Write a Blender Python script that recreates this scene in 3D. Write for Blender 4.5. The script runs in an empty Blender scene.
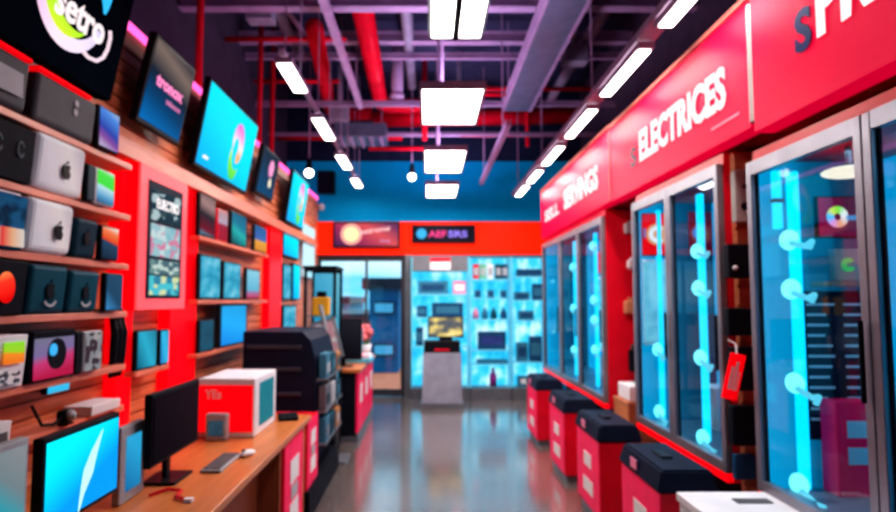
import bpy, bmesh, math, random
from mathutils import Vector, Matrix
random.seed(7)
C = bpy.context.scene.collection
PI = math.pi
R = math.radians

# ------------------------------------------------------------------ camera
F, CX, CY, PITCH, EYE = 620.0, 428.0, 256.0, R(4.06), 1.6
cd = bpy.data.cameras.new('camera'); cam = bpy.data.objects.new('camera', cd); C.objects.link(cam)
cam.location = (0, 0, EYE); cam.rotation_euler = (PI/2 + PITCH, 0, 0)
cd.sensor_width = 36; cd.lens = F / 896 * 36; cd.shift_x = 20 / 896; cd.clip_end = 300
cd.dof.use_dof = True; cd.dof.focus_distance = 0.85; cd.dof.aperture_fstop = 4.2
bpy.context.scene.camera = cam

def ray(px, py):
    u, v = (px - CX) / F, (CY - py) / F
    return Vector((u, math.cos(PITCH) - v * math.sin(PITCH), v * math.cos(PITCH) + math.sin(PITCH)))
def at_x(px, py, X):
    d = ray(px, py); t = X / d.x; return Vector((X, d.y * t, EYE + d.z * t))
def at_y(px, py, Y):
    d = ray(px, py); t = Y / d.y; return Vector((d.x * t, Y, EYE + d.z * t))
def at_z(px, py, Z):
    d = ray(px, py); t = (Z - EYE) / d.z; return Vector((d.x * t, d.y * t, Z))

# ------------------------------------------------------------------ materials
MATS = {}
def new_mat(name):
    m = bpy.data.materials.new(name); m.use_nodes = True
    nt = m.node_tree; p = nt.nodes['Principled BSDF']
    return m, nt, p
def c4(c): return (c[0], c[1], c[2], 1)
def solid(name, col, rough=0.5, metal=0.0, emis=None, strength=0.0, var=0.12, scale=6.0, coat=0.0, spec=None):
    """plain surface with a slight procedural mottling"""
    if name in MATS: return MATS[name]
    m, nt, p = new_mat(name)
    tc = nt.nodes.new('ShaderNodeTexCoord'); nz = nt.nodes.new('ShaderNodeTexNoise')
    nz.inputs['Scale'].default_value = scale; nz.inputs['Detail'].default_value = 3
    nt.links.new(tc.outputs['Object'], nz.inputs['Vector'])
    rp = nt.nodes.new('ShaderNodeValToRGB')
    rp.color_ramp.elements[0].position = 0.3; rp.color_ramp.elements[1].position = 0.7
    rp.color_ramp.elements[0].color = c4([max(0, x * (1 - var)) for x in col])
    rp.color_ramp.elements[1].color = c4([min(1, x * (1 + var)) for x in col])
    nt.links.new(nz.outputs['Fac'], rp.inputs['Fac'])
    nt.links.new(rp.outputs['Color'], p.inputs['Base Color'])
    p.inputs['Roughness'].default_value = rough; p.inputs['Metallic'].default_value = metal
    p.inputs['Coat Weight'].default_value = coat
    p.inputs['Specular IOR Level'].default_value = spec if spec is not None else (0.5 if metal > 0.2 else 0.06)
    if emis is not None:
        p.inputs['Emission Color'].default_value = c4(emis); p.inputs['Emission Strength'].default_value = strength
    MATS[name] = m
    return m
def picture(name, stops, mode='grad', vec=(0.4, 0, 1), strength=1.0, scale=(1, 1, 1), const=False, rough=0.25):
    """lit or printed picture: stops = [(pos, colour)], patterned over the mesh's own box"""
    if name in MATS: return MATS[name]
    m, nt, p = new_mat(name)
    tc = nt.nodes.new('ShaderNodeTexCoord')
    rp = nt.nodes.new('ShaderNodeValToRGB'); cr = rp.color_ramp
    cr.interpolation = 'CONSTANT' if const else 'LINEAR'
    while len(cr.elements) < len(stops): cr.elements.new(0.5)
    for e, (pos, c) in zip(cr.elements, stops): e.position = pos; e.color = c4(c)
    if mode == 'grad':
        dp = nt.nodes.new('ShaderNodeVectorMath'); dp.operation = 'DOT_PRODUCT'; dp.inputs[1].default_value = vec
        nt.links.new(tc.outputs['Generated'], dp.inputs[0]); nt.links.new(dp.outputs['Value'], rp.inputs['Fac'])
    elif mode == 'radial':
        gr = nt.nodes.new('ShaderNodeTexGradient'); gr.gradient_type = 'RADIAL'
        mp = nt.nodes.new('ShaderNodeMapping'); mp.inputs['Rotation'].default_value = (R(-90), 0, 0)
        nt.links.new(tc.outputs['Object'], mp.inputs['Vector']); nt.links.new(mp.outputs['Vector'], gr.inputs['Vector'])
        nt.links.new(gr.outputs['Fac'], rp.inputs['Fac'])
    elif mode == 'sphere':
        gr = nt.nodes.new('ShaderNodeTexGradient'); gr.gradient_type = 'SPHERICAL'
        mp = nt.nodes.new('ShaderNodeMapping'); mp.inputs['Scale'].default_value = scale
        nt.links.new(tc.outputs['Object'], mp.inputs['Vector']); nt.links.new(mp.outputs['Vector'], gr.inputs['Vector'])
        nt.links.new(gr.outputs['Fac'], rp.inputs['Fac'])
    else:
        mp = nt.nodes.new('ShaderNodeMapping'); mp.inputs['Scale'].default_value = scale
        mp.inputs['Location'].default_value = vec
        nt.links.new(tc.outputs['Generated'], mp.inputs['Vector'])
        if mode == 'blocks':
            vo = nt.nodes.new('ShaderNodeTexVoronoi'); vo.inputs['Scale'].default_value = 1.0; vo.inputs['Randomness'].default_value = 0.75
            sp = nt.nodes.new('ShaderNodeSeparateColor')
            nt.links.new(mp.outputs['Vector'], vo.inputs['Vector']); nt.links.new(vo.outputs['Color'], sp.inputs['Color'])
            nt.links.new(sp.outputs['Red'], rp.inputs['Fac'])
        else:
            nz = nt.nodes.new('ShaderNodeTexNoise'); nz.inputs['Scale'].default_value = 1.0; nz.inputs['Detail'].default_value = 2
            nt.links.new(mp.outputs['Vector'], nz.inputs['Vector']); nt.links.new(nz.outputs['Fac'], rp.inputs['Fac'])
    if strength > 0:
        p.inputs['Base Color'].default_value = (0.01, 0.01, 0.01, 1)
        nt.links.new(rp.outputs['Color'], p.inputs['Emission Color']); p.inputs['Emission Strength'].default_value = strength
    else:
        nt.links.new(rp.outputs['Color'], p.inputs['Base Color'])
    p.inputs['Roughness'].default_value = rough; p.inputs['Specular IOR Level'].default_value = 0.0
    MATS[name] = m
    return m
def glow(name, col, s, var=0.04):
    return solid(name, (0.02, 0.02, 0.02), 0.5, 0, col, s, var)
def wood(name, c1, c2, stretch=(1.2, 14, 14), rough=0.42):
    if name in MATS: return MATS[name]
    m, nt, p = new_mat(name)
    tc = nt.nodes.new('ShaderNodeTexCoord'); mp = nt.nodes.new('ShaderNodeMapping'); mp.inputs['Scale'].default_value = stretch
    nz = nt.nodes.new('ShaderNodeTexNoise'); nz.inputs['Scale'].default_value = 2.0; nz.inputs['Detail'].default_value = 5
    rp = nt.nodes.new('ShaderNodeValToRGB')
    rp.color_ramp.elements[0].position = 0.32; rp.color_ramp.elements[0].color = c4(c1)
    rp.color_ramp.elements[1].position = 0.68; rp.color_ramp.elements[1].color = c4(c2)
    nt.links.new(tc.outputs['Object'], mp.inputs['Vector']); nt.links.new(mp.outputs['Vector'], nz.inputs['Vector'])
    nt.links.new(nz.outputs['Fac'], rp.inputs['Fac']); nt.links.new(rp.outputs['Color'], p.inputs['Base Color'])
    p.inputs['Roughness'].default_value = rough
    MATS[name] = m
    return m
def glass(name, tint=(0.85, 0.95, 1.0), refl=0.008):
    if name in MATS: return MATS[name]
    m, nt, p = new_mat(name); nt.nodes.remove(p)
    out = nt.nodes['Material Output']
    t = nt.nodes.new('ShaderNodeBsdfTransparent'); t.inputs['Color'].default_value = c4(tint)
    g = nt.nodes.new('ShaderNodeBsdfGlossy'); g.inputs['Roughness'].default_value = 0.03
    mx = nt.nodes.new('ShaderNodeMixShader')
    fr = nt.nodes.new('ShaderNodeLayerWeight'); fr.inputs['Blend'].default_value = 0.25
    ml = nt.nodes.new('ShaderNodeMath'); ml.operation = 'MULTIPLY_ADD'; ml.inputs[1].default_value = 0.09; ml.inputs[2].default_value = refl
    nt.links.new(fr.outputs['Fresnel'], ml.inputs[0]); nt.links.new(ml.outputs['Value'], mx.inputs['Fac'])
    nt.links.new(t.outputs['BSDF'], mx.inputs[1]); nt.links.new(g.outputs['BSDF'], mx.inputs[2])
    nt.links.new(mx.outputs['Shader'], out.inputs['Surface'])
    MATS[name] = m
    return m

BLACK = solid('black plastic', (0.012, 0.013, 0.018), 0.38)
BLACKM = solid('matt black', (0.01, 0.012, 0.02), 0.6)
NAVY = solid('navy steel', (0.012, 0.018, 0.04), 0.5)
CHAR = solid('charcoal card', (0.11, 0.115, 0.13), 0.45)
TEALB = solid('deep teal card', (0.012, 0.075, 0.115), 0.4)
TEALD = solid('dark teal card', (0.012, 0.04, 0.065), 0.4)
WHITE = solid('white card', (0.78, 0.78, 0.84), 0.4, var=0.04)
GREY = solid('pale grey plastic', (0.42, 0.43, 0.47), 0.4)
SILVER = solid('brushed aluminium', (0.3, 0.29, 0.34), 0.4, 0.6)
STEEL = solid('grey painted steel', (0.16, 0.17, 0.2), 0.4, 0.3)
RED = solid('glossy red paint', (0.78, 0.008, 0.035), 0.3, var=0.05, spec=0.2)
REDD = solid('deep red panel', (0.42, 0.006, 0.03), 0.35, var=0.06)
REDG = solid('self lit red', (0.8, 0.004, 0.012), 0.3, 0, (1, 0.0, 0.008), 0.62, var=0.03)  # red given its own glow, on unlit lids, cartons, tag and trim too
REDC = solid('backlit coral acrylic', (0.8, 0.10, 0.12), 0.3, 0, (0.95, 0.11, 0.13), 0.6, var=0.05)
REDS = solid('backlit crimson sign', (0.4, 0.001, 0.03), 0.38, 0, (0.9, 0.0, 0.06), 0.55, var=0.08, spec=0.03)
REDO = solid('backlit orange red fascia', (0.8, 0.02, 0.004), 0.35, 0, (1, 0.022, 0.002), 0.6, var=0.03)
PIPE = solid('red painted pipe', (0.7, 0.006, 0.03), 0.35, var=0.08)
PURP = solid('mauve painted steel', (0.42, 0.3, 0.46), 0.5, 0.1)
PALE = solid('pale mauve grey metal', (0.3, 0.28, 0.36), 0.5, 0.1)
BLUEG = solid('blue grey duct', (0.15, 0.2, 0.28), 0.4, 0.4)
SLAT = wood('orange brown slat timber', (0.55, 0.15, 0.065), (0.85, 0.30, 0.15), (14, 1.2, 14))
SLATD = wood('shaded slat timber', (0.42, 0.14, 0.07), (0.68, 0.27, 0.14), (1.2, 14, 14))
SHELF = wood('coral lacquer shelf', (0.62, 0.16, 0.10), (0.8, 0.27, 0.18), (8, 1, 8), 0.35)
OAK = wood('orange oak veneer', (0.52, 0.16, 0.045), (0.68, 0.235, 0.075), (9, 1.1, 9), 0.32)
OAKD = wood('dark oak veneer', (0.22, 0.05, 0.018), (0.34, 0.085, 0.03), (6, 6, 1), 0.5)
LAMP = glow('warm white diffuser', (1.0, 0.93, 0.84), 7.0)
TXTW = glow('white lit letters', (1, 0.93, 0.95), 0.95)
TXTD = solid('white printed letters', (0.8, 0.8, 0.82), 0.5, var=0.03)
LED = glow('cyan light tube', (0.0, 0.62, 1.0), 1.5)
GLOBE = glow('cyan glowing globe', (0.2, 0.9, 1.0), 1.7)
GLASSF = glass('cabinet glass')
GLASSD = glass('door glass', (0.82, 0.95, 1.0), 0.05)
CYAN = picture('cyan screen', [(0, (0.0, 0.42, 0.95)), (0.5, (0.0, 0.72, 1.0)), (1, (0.0, 0.85, 0.95))], 'grad', (0.35, 0, 0.65), 1.0)
RAIN = [(0, (0.05, 0.55, 0.95)), (0.14, (0.9, 0.35, 0.75)), (0.3, (0.95, 0.35, 0.15)), (0.45, (0.98, 0.75, 0.75)), (0.58, (0.95, 0.9, 0.85)), (0.72, (0.25, 0.8, 0.08)), (0.88, (0.85, 0.8, 0.1)), (1, (0.05, 0.55, 0.95))]
SWIRL = picture('rainbow swirl', RAIN, 'radial', strength=1.0)

# ------------------------------------------------------------------ mesh helpers (local frame: front faces -Y, X right, Z up)
def B(): return bmesh.new()
def box(bm, x0, x1, y0, y1, z0, z1, bev=0.0, seg=2):
    if x0 > x1: x0, x1 = x1, x0
    if y0 > y1: y0, y1 = y1, y0
    vs = [bm.verts.new((x, y, z)) for x in (x0, x1) for y in (y0, y1) for z in (z0, z1)]
    fs = [bm.faces.new([vs[i] for i in q]) for q in ((0, 1, 3, 2), (4, 6, 7, 5), (0, 4, 5, 1), (2, 3, 7, 6), (0, 2, 6, 4), (1, 5, 7, 3))]
    if bev > 0:
        es = list({e for f in fs for e in f.edges})
        bmesh.ops.bevel(bm, geom=es, offset=bev, segments=seg, affect='EDGES', profile=0.5)
    return bm
def tube(bm, pts, r, n=12, cap=True):
    pts = [Vector(p) for p in pts]; rings = []; prev = None
    for i, p in enumerate(pts):
        t = (pts[min(i + 1, len(pts) - 1)] - pts[max(i - 1, 0)]).normalized()
        if prev is None:
            a = Vector((0, 0, 1)) if abs(t.z) < 0.9 else Vector((1, 0, 0))
            u = t.cross(a).normalized()
        else:
            u = (prev - t * prev.dot(t)).normalized()
        prev = u; v = t.cross(u)
        rr = r[i] if isinstance(r, (list, tuple)) else r
        rings.append([bm.verts.new(p + (u * math.cos(2 * PI * k / n) + v * math.sin(2 * PI * k / n)) * rr) for k in range(n)])
    for a, b in zip(rings, rings[1:]):
        for k in range(n): bm.faces.new((a[k], a[(k + 1) % n], b[(k + 1) % n], b[k]))
    if cap:
        bm.faces.new(list(reversed(rings[0]))); bm.faces.new(rings[-1])
    return bm
def cyl(bm, p0, p1, r, n=18, r2=None): return tube(bm, [p0, p1], [r, r if r2 is None else r2], n)
def ball(bm, c, r, s=(1, 1, 1)):
    bmesh.ops.create_uvsphere(bm, u_segments=18, v_segments=12, radius=r, matrix=Matrix.Translation(c) @ Matrix.Diagonal((s[0], s[1], s[2], 1)))
    return bm
def poly(bm, pts, y, th):
    """outline in XZ facing -Y, front at y, thickness th going back"""
    a = [bm.verts.new((x, y, z)) for x, z in pts]; b = [bm.verts.new((x, y + th, z)) for x, z in pts]
    bm.faces.new(a); bm.faces.new(list(reversed(b)))
    n = len(pts)
    for k in range(n): bm.faces.new((a[k], b[k], b[(k + 1) % n], a[(k + 1) % n]))
    return bm
def arc(bm, r, a0, a1, th, y, thick=0.004, n=40, sx=1.0):
    """tapering crescent round the origin; th(t) = half width at t in 0..1"""
    o, i_ = [], []
    for k in range(n + 1):
        t = k / n; a = a0 + (a1 - a0) * t; w = th(t)
        o.append((math.cos(a) * (r + w) * sx, math.sin(a) * (r + w))); i_.append((math.cos(a) * (r - w) * sx, math.sin(a) * (r - w)))
    for k in range(n):
        poly(bm, [o[k], o[k + 1], i_[k + 1], i_[k]], y, thick)
    return bm
def disc(bm, cx, cz, r, y, th, n=28, sx=1.0):
    return poly(bm, [(cx + sx * r * math.cos(2 * PI * k / n), cz + r * math.sin(2 * PI * k / n)) for k in range(n)], y, th)
def part(name, bm, mat, parent=None, smooth=False, loc=None, rot=None, label=None, stuff=False):
    bmesh.ops.remove_doubles(bm, verts=bm.verts, dist=1e-5)
    bmesh.ops.recalc_face_normals(bm, faces=bm.faces)
    me = bpy.data.meshes.new(name); bm.to_mesh(me); bm.free(); me.materials.append(mat)
    if smooth:
        for p in me.polygons: p.use_smooth = True
    o = bpy.data.objects.new(name, me); C.objects.link(o); o.parent = parent
    if loc is not None: o.location = loc
    if rot is not None: o.rotation_euler = rot
    if label: o['label'] = label
    return o
def tag(o, label, cat, group=None):
    o['label'] = label; o['category'] = cat
    if group: o['group'] = group
    return o
def thing(name, label, cat, loc=(0, 0, 0), rotz=0, tilt=0, group=None):
    o = bpy.data.objects.new(name, None); C.objects.link(o); o.empty_display_size = 0.1
    o.location = loc; o.rotation_euler = (tilt, 0, rotz)
    return tag(o, label, cat, group)
def struct(name, bm, mat, smooth=False):
    o = part(name, bm, mat, None, smooth); o['kind'] = 'structure'; return o
def dup(root, loc, label, group=None, parent=None):
    r = root.copy(); C.objects.link(r)
    if parent is not None: r.parent = parent
    if loc is not None: r.location = loc
    if label: r['label'] = label
    if group: r['group'] = group
    for ch in list(root.children): dup(ch, None, None, None, r)
    return r
def text(s, size, mat, parent, x, y, z, name='lettering', fat=0.02, shear=0.0, ex=0.002, width=None, align='LEFT', rot=0.0):
    cu = bpy.data.curves.new(name, 'FONT'); cu.body = s; cu.size = size; cu.offset = fat * size; cu.extrude = ex; cu.shear = shear
    cu.align_x = align; cu.resolution_u = 3
    t = bpy.data.objects.new('tmp', cu); C.objects.link(t)
    dg = bpy.context.evaluated_depsgraph_get(); dg.update()
    me = bpy.data.meshes.new_from_object(t.evaluated_get(dg)); bpy.data.objects.remove(t); bpy.data.curves.remove(cu)
    me.name = name; me.materials.clear(); me.materials.append(mat)
    sx = 1.0
    if width:
        xs = [v.co.x for v in me.vertices]; sx = width / (max(xs) - min(xs))
    for v in me.vertices:
        a, b, c = v.co.x * sx, v.co.y, v.co.z
        a, b = a * math.cos(rot) - b * math.sin(rot), a * math.sin(rot) + b * math.cos(rot)
        v.co = (a, -c, b)
    o = bpy.data.objects.new(name, me); C.objects.link(o); o.parent = parent; o.location = (x, y, z)
    return o

XL, XR, YB, ZC = -1.85, 2.5, 10.4, 5.2
# ------------------------------------------------------------------ setting
def floor_mat():
    m, nt, p = new_mat('polished concrete')
    tc = nt.nodes.new('ShaderNodeTexCoord'); nz = nt.nodes.new('ShaderNodeTexNoise'); nz.inputs['Scale'].default_value = 0.9; nz.inputs['Detail'].default_value = 6
    rp = nt.nodes.new('ShaderNodeValToRGB')
    rp.color_ramp.elements[0].position = 0.3; rp.color_ramp.elements[0].color = (0.135, 0.108, 0.105, 1)
    rp.color_ramp.elements[1].position = 0.75; rp.color_ramp.elements[1].color = (0.21, 0.172, 0.165, 1)
    nt.links.new(tc.outputs['Object'], nz.inputs['Vector']); nt.links.new(nz.outputs['Fac'], rp.inputs['Fac']); nt.links.new(rp.outputs['Color'], p.inputs['Base Color'])
    mr = nt.nodes.new('ShaderNodeMapRange'); mr.inputs['To Min'].default_value = 0.16; mr.inputs['To Max'].default_value = 0.3
    nt.links.new(nz.outputs['Fac'], mr.inputs['Value']); nt.links.new(mr.outputs['Result'], p.inputs['Roughness'])
    p.inputs['Specular IOR Level'].default_value = 1.0; p.inputs['Coat Weight'].default_value = 1.0; p.inputs['Coat Roughness'].default_value = 0.12; p.inputs['Coat IOR'].default_value = 1.7
    return m
struct('floor', box(B(), -2.5, 2.7, -1.5, YB + 0.2, -0.1, 0), floor_mat())
struct('ceiling', box(B(), -2.5, 2.7, -1.5, YB + 0.2, ZC, ZC + 0.1), solid('dark navy deck', (0.05, 0.055, 0.11), 0.8))
WALLD = solid('dusky plaster', (0.075, 0.06, 0.095), 0.8)
struct('wall_left_upper', box(B(), -2.5, -2.4, -1.5, YB + 0.2, 0, ZC), WALLD)
struct('wall_right', box(B(), 2.6, 2.7, -1.5, YB + 0.2, 0, ZC), WALLD)
struct('wall_front', box(B(), -2.4, 2.6, -1.5, -1.4, 0, ZC), solid('shop front plaster', (0.2, 0.2, 0.26), 0.8))
# slat wall on the left: planks with shadow gaps on a backing
bm = B(); box(bm, -2.05, XL - 0.02, -0.4, YB - 0.02, 0, 3.28)
k = 0
while 0.02 + k * 0.08 + 0.066 < 3.28:
    box(bm, XL - 0.022, XL, -0.4, YB - 0.02, 0.02 + k * 0.08, 0.086 + k * 0.08); k += 1
struct('wall_left', bm, SLAT)
# back wall: door opening on the left, blue above
dl, dr = at_y(316, 300, YB).x, at_y(405, 300, YB).x
zr0, zr1, zb = at_y(430, 255, YB).z, at_y(430, 222, YB).z, 3.95
BLUE = solid('petrol blue plaster', (0.0, 0.22, 0.46), 0.7, 0, (0.0, 0.2, 0.42), 0.3, var=0.05)  # plaster glows a little, emission added to brighten the wall
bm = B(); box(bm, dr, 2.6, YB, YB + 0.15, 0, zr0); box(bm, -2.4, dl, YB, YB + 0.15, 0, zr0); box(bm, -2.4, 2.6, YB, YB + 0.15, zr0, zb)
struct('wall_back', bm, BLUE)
struct('wall_back_upper', box(B(), -2.4, 2.6, YB, YB + 0.15, zb, ZC), solid('night blue plaster', (0.02, 0.03, 0.07), 0.8))
struct('trim_1', box(B(), dl - 0.1, 2.3, YB - 0.05, YB - 0.002, zr0, zr1), REDO)             # fascia band over the back wall
struct('trim_2', box(B(), -2.0, XL - 0.005, -0.4, YB - 0.03, 3.282, 3.33), glow('magenta light strip', (1.0, 0.12, 0.5), 1.8))   # lit coping on the slat wall
bm = B(); box(bm, XL + 0.001, -1.71, 3.25, 9.6, 2.42, 2.47); box(bm, XL + 0.001, -1.74, 3.25, 9.6, 2.472, 2.51); box(bm, XL + 0.001, -1.77, 3.25, 9.6, 2.512, 2.545)
struct('trim_3', bm, SHELF)                                                                   # stepped ledge under the screens
# red pilasters on the left wall
def pil(px0, px1, X, z0, z1, n, mat):
    y0, y1 = at_x(px0, 300, X).y, at_x(px1, 300, X).y
    return struct('trim_%d' % n, box(B(), XL + 0.001, X, y0, y1, z0, z1, 0.008), mat)
pil(119, 134, -1.77, 0, 2.41, 4, REDG); pil(170, 197, -1.77, 0, 2.41, 5, REDG); pil(269, 281, -1.77, 0, 2.41, 6, REDG)

# glazed door in the back wall
FR = solid('dark grey door frame', (0.05, 0.055, 0.07), 0.4, 0.3)
mx = at_y(366, 300, YB).x
dmain = part('door_1', box(box(box(B(), dl, dl + 0.05, YB + .03, YB + .09, 0, zr0), dr - .05, dr, YB + .03, YB + .09, 0, zr0), dl + .05, dr - .05, YB + .03, YB + .09, zr0 - .06, zr0), FR); dmain['kind'] = 'structure'
def leaf(a, b):
    bm = B()
    box(bm, a, a + .02, YB + .04, YB + .08, .01, zr0 - .06); box(bm, b - .02, b, YB + .04, YB + .08, .01, zr0 - .06)
    box(bm, a + .02, b - .02, YB + .04, YB + .08, .01, .12); box(bm, a + .02, b - .02, YB + .04, YB + .08, zr0 - .1, zr0 - .06)
    l = part('door_leaf', bm, FR, dmain)
    part('pane', box(B(), a + .02, b - .02, YB + .055, YB + .063, .12, zr0 - .1), GLASSD, l)
    return l
l1 = leaf(dl + .05, mx); l2 = leaf(mx, dr - .05)
for x, l in ((mx - .07, l1), (mx + .07, l2)):
    part('handle', cyl(B(), (x, YB + .0, .85), (x, YB + .0, 1.25), .014), SILVER, l)
struct('trim_7', box(B(), dr, at_y(411, 300, YB).x, YB - .12, YB - .001, 0, zr0 - .002), STEEL)

# ------------------------------------------------------------------ outside
struct('pavement', box(B(), -30, 20, YB + .2, 90, -.12, -.02), solid('pink paving', (0.9, 0.26, 0.15), 0.8))
def building(x0, x1, y, h, col, label, rows, cols, band):
    t = thing('street_building', label, 'building', ((x0 + x1) / 2, y, -.02))
    w = (x1 - x0) / 2
    part('wall', box(B(), -w, w, 0, 6, 0, h), solid('facade %s' % label, col, .8), t)
    wm = glow('lit window ' + label, band, .8)
    for i in range(rows):
        for j in range(cols):
            cx = -w + 2 * w * (j + .5) / cols; z = h * (i + .55) / rows
            f = part('window', box(B(), cx - w / cols * .7, cx + w / cols * .7, -.06, -.002, z - h / rows * .15, z + h / rows * .15), FR, t)
            part('pane', box(B(), cx - w / cols * .62, cx + w / cols * .62, -.07, -.061, z - h / rows * .11, z + h / rows * .11), wm, f)
    part('roof', box(B(), -w - .15, w + .15, -.2, 6.2, h, h + .25), FR, t)
building(-2.75, -1.5, 14.5, 1.05, (0.05, 0.25, 0.45), 'low blue office building seen through the left glass door pane', 2, 4, (0.2, 0.6, 0.9))
building(-1.32, -.66, 14, 1.86, (0.03, 0.22, 0.46), 'dark blue building with a lit window band seen through the right glass door pane', 2, 1, (0.12, 0.5, 0.8))
building(-4.2, -2.9, 22, 1.5, (0.16, 0.42, 0.6), 'pale blue distant building beyond the glass door', 2, 5, (0.5, 0.8, 1))
sd = bpy.data.lights.new('sun', 'SUN'); sd.energy = 1.4; sd.color = (1, .85, .75); sd.angle = .02
so = bpy.data.objects.new('sun', sd); C.objects.link(so); so.rotation_euler = Vector((-.5, -.15, -.8)).to_track_quat('-Z', 'Y').to_euler()
w = bpy.data.worlds.new('world'); bpy.context.scene.world = w; w.use_nodes = True
nt = w.node_tree; bg = nt.nodes['Background']
tc = nt.nodes.new('ShaderNodeTexCoord'); sx = nt.nodes.new('ShaderNodeSeparateXYZ'); nt.links.new(tc.outputs['Generated'], sx.inputs[0])
nz = nt.nodes.new('ShaderNodeTexNoise'); nz.inputs['Scale'].default_value = 3
mp = nt.nodes.new('ShaderNodeMapping'); mp.inputs['Scale'].default_value = (1, 1, 9); nt.links.new(tc.outputs['Generated'], mp.inputs['Vector']); nt.links.new(mp.outputs['Vector'], nz.inputs['Vector'])
rp = nt.nodes.new('ShaderNodeValToRGB'); rp.color_ramp.elements[0].position = .4; rp.color_ramp.elements[0].color = (0.22, 0.68, 0.92, 1); rp.color_ramp.elements[1].position = .6; rp.color_ramp.elements[1].color = (0.85, 0.95, 1, 1)
nt.links.new(nz.outputs['Fac'], rp.inputs['Fac']); nt.links.new(rp.outputs['Color'], bg.inputs['Color']); bg.inputs['Strength'].default_value = 1.3

# ------------------------------------------------------------------ ceiling services
def cbeam(y, z, h, d, x0=-2.395, x1=2.595, mat=PURP):
    struct('ceiling_beam', box(box(box(B(), x0, x1, y, y + d, z, z + .02), x0, x1, y, y + d, z + h - .02, z + h), x0, x1, y + d * .4, y + d * .6, z + .02, z + h - .02), mat)
cbeam(5.75, 4.40, .12, .12); cbeam(8.4, 4.28, .07, .06); cbeam(9.1, 4.05, .05, .05)
cbeam(9.7, 4.2, .05, .05); cbeam(7.9, 4.75, .08, .06); cbeam(6.6, 4.9, .14, .12); cbeam(7.6, 4.85, .14, .12); cbeam(4.9, 5.02, .14, .12)
def pipe(pts, r, label, mat=PIPE, name='ceiling_pipe', group=None):
    return tag(part(name, tube(B(), pts, r, 14), mat, None, True), label, 'pipe', group)
def bend(p, a, b, r=.22, n=6):
    """rounded corner at p coming from a going to b"""
    p, a, b = Vector(p), Vector(a), Vector(b); s = p + (a - p).normalized() * r; e = p + (b - p).normalized() * r
    return [s * (1 - t) ** 2 + p * 2 * t * (1 - t) + e * t * t for t in [i / n for i in range(n + 1)]]
A0, A1, A2 = at_y(314, 27, 6.7), at_y(331, 114, 9.86), (-.9, 9.86, at_y(331, 114, 9.86).z)
pipe([A0] + bend(A1, A0, A2, .3) + [A2], .1, 'thick red pipe bending into the red main left of centre')
B0, B1, B2 = at_y(361, 2, 5.95), at_y(381, 106, 9.6), (.3, 9.6, at_y(381, 106, 9.6).z)
pipe([B0] + bend(B1, B0, B2, .3) + [B2], .115, 'fattest red ceiling pipe running toward the back and bending right')
pipe([(-.88, 9.86, 4.52), (2.55, 9.86, 4.58)], .13, 'wide red main pipe crossing in front of the back wall')
pipe([(.62, 4.2, 4.95), (.60, 7.0, 4.95)], .055, 'slim red pipe running lengthwise right of the twin tube light')
pipe([(-.05, 9.0, 3.95), (-.05, 9.0, 5.18)], .04, 'red vertical drop pipe behind the square ceiling lights')
pipe([(-.9, 9.3, 3.9), (.35, 9.3, 3.9)], .03, 'thin low red pipe crossing behind the second square light')
pipe([(-2.35, 9.5, 4.12), (-.4, 9.5, 4.12)], .04, 'thin red pipe crossing low on the left before the blue wall')
pipe([(-2.35, 8.2, 4.55), (-1.2, 8.2, 4.55)], .03, 'thin red pipe crossing high on the left between two conduits')
pipe([(.35, 8.7, 4.62), (2.5, 8.7, 4.62)], .03, 'thin red pipe crossing high on the right above the main')
pipe([(.4, 8.0, 4.3), (1.1, 8.0, 4.3)], .025, 'short thin red pipe beside the grey duct')
pipe([(-2.0, 5.28, 3.34), (-2.0, 5.28, 5.18)], .032, 'red vertical conduit rising beside the big cyan television')
pipe([(-2.05, 7.4, 3.34), (-2.05, 7.4, 5.18)], .03, 'red vertical conduit rising above the small dark television')
pipe([(-2.05, 8.0, 3.34), (-2.05, 8.0, 5.18)], .03, 'red vertical conduit rising above the far cyan television')
pipe([(-2.35, 7.0, 4.62), (-.95, 7.0, 4.62)], .03, 'thin red pipe crossing high on the left nearest the camera')
pipe([(.5, 9.3, 4.12), (2.5, 9.3, 4.12)], .035, 'thin red pipe crossing low on the right before the blue wall')
pipe([(1.55, 9.5, 3.98), (1.55, 9.5, 5.18)], .03, 'red drop pipe hanging right of the grey cable tray')
for k, (x, y0, y1, z) in enumerate(((-1.75, 5.6, 8.4, 4.95), (-.25, 6.2, 9.4, 4.9), (1.9, 5.6, 9.6, 4.7))):
    pipe([(x, y0, z), (x, y1, z)], .07, ('pale grey duct pipe running high above the left lights', 'pale grey duct pipe running high behind the square lights', 'pale grey duct pipe running high above the right signs')[k], PALE)
for k, (x, y, z) in enumerate(((-1.3, 8.9, 4.2), (.45, 8.8, 4.35), (-1.75, 6.3, 4.5), (1.75, 7.2, 4.4))):
    t = thing('ceiling_junction_box', ('grey junction box high beside the slatted vent duct', 'grey junction box behind the largest square light', 'grey junction box high over the left wall televisions', 'grey junction box above the right lighting track')[k], 'junction box', (x, y, z))
    part('case', box(B(), -.14, .14, -.1, .1, 0, .22, .01), PALE, t); part('conduit', cyl(B(), (0, 0, .22), (0, 0, ZC - z), .03, 10), PALE, t, True)
pipe([(-1.95, 4.2, 5.0), (-1.5, 8.6, 5.0)], .03, 'mauve slanting conduit high over the left wall', PURP)
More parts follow.
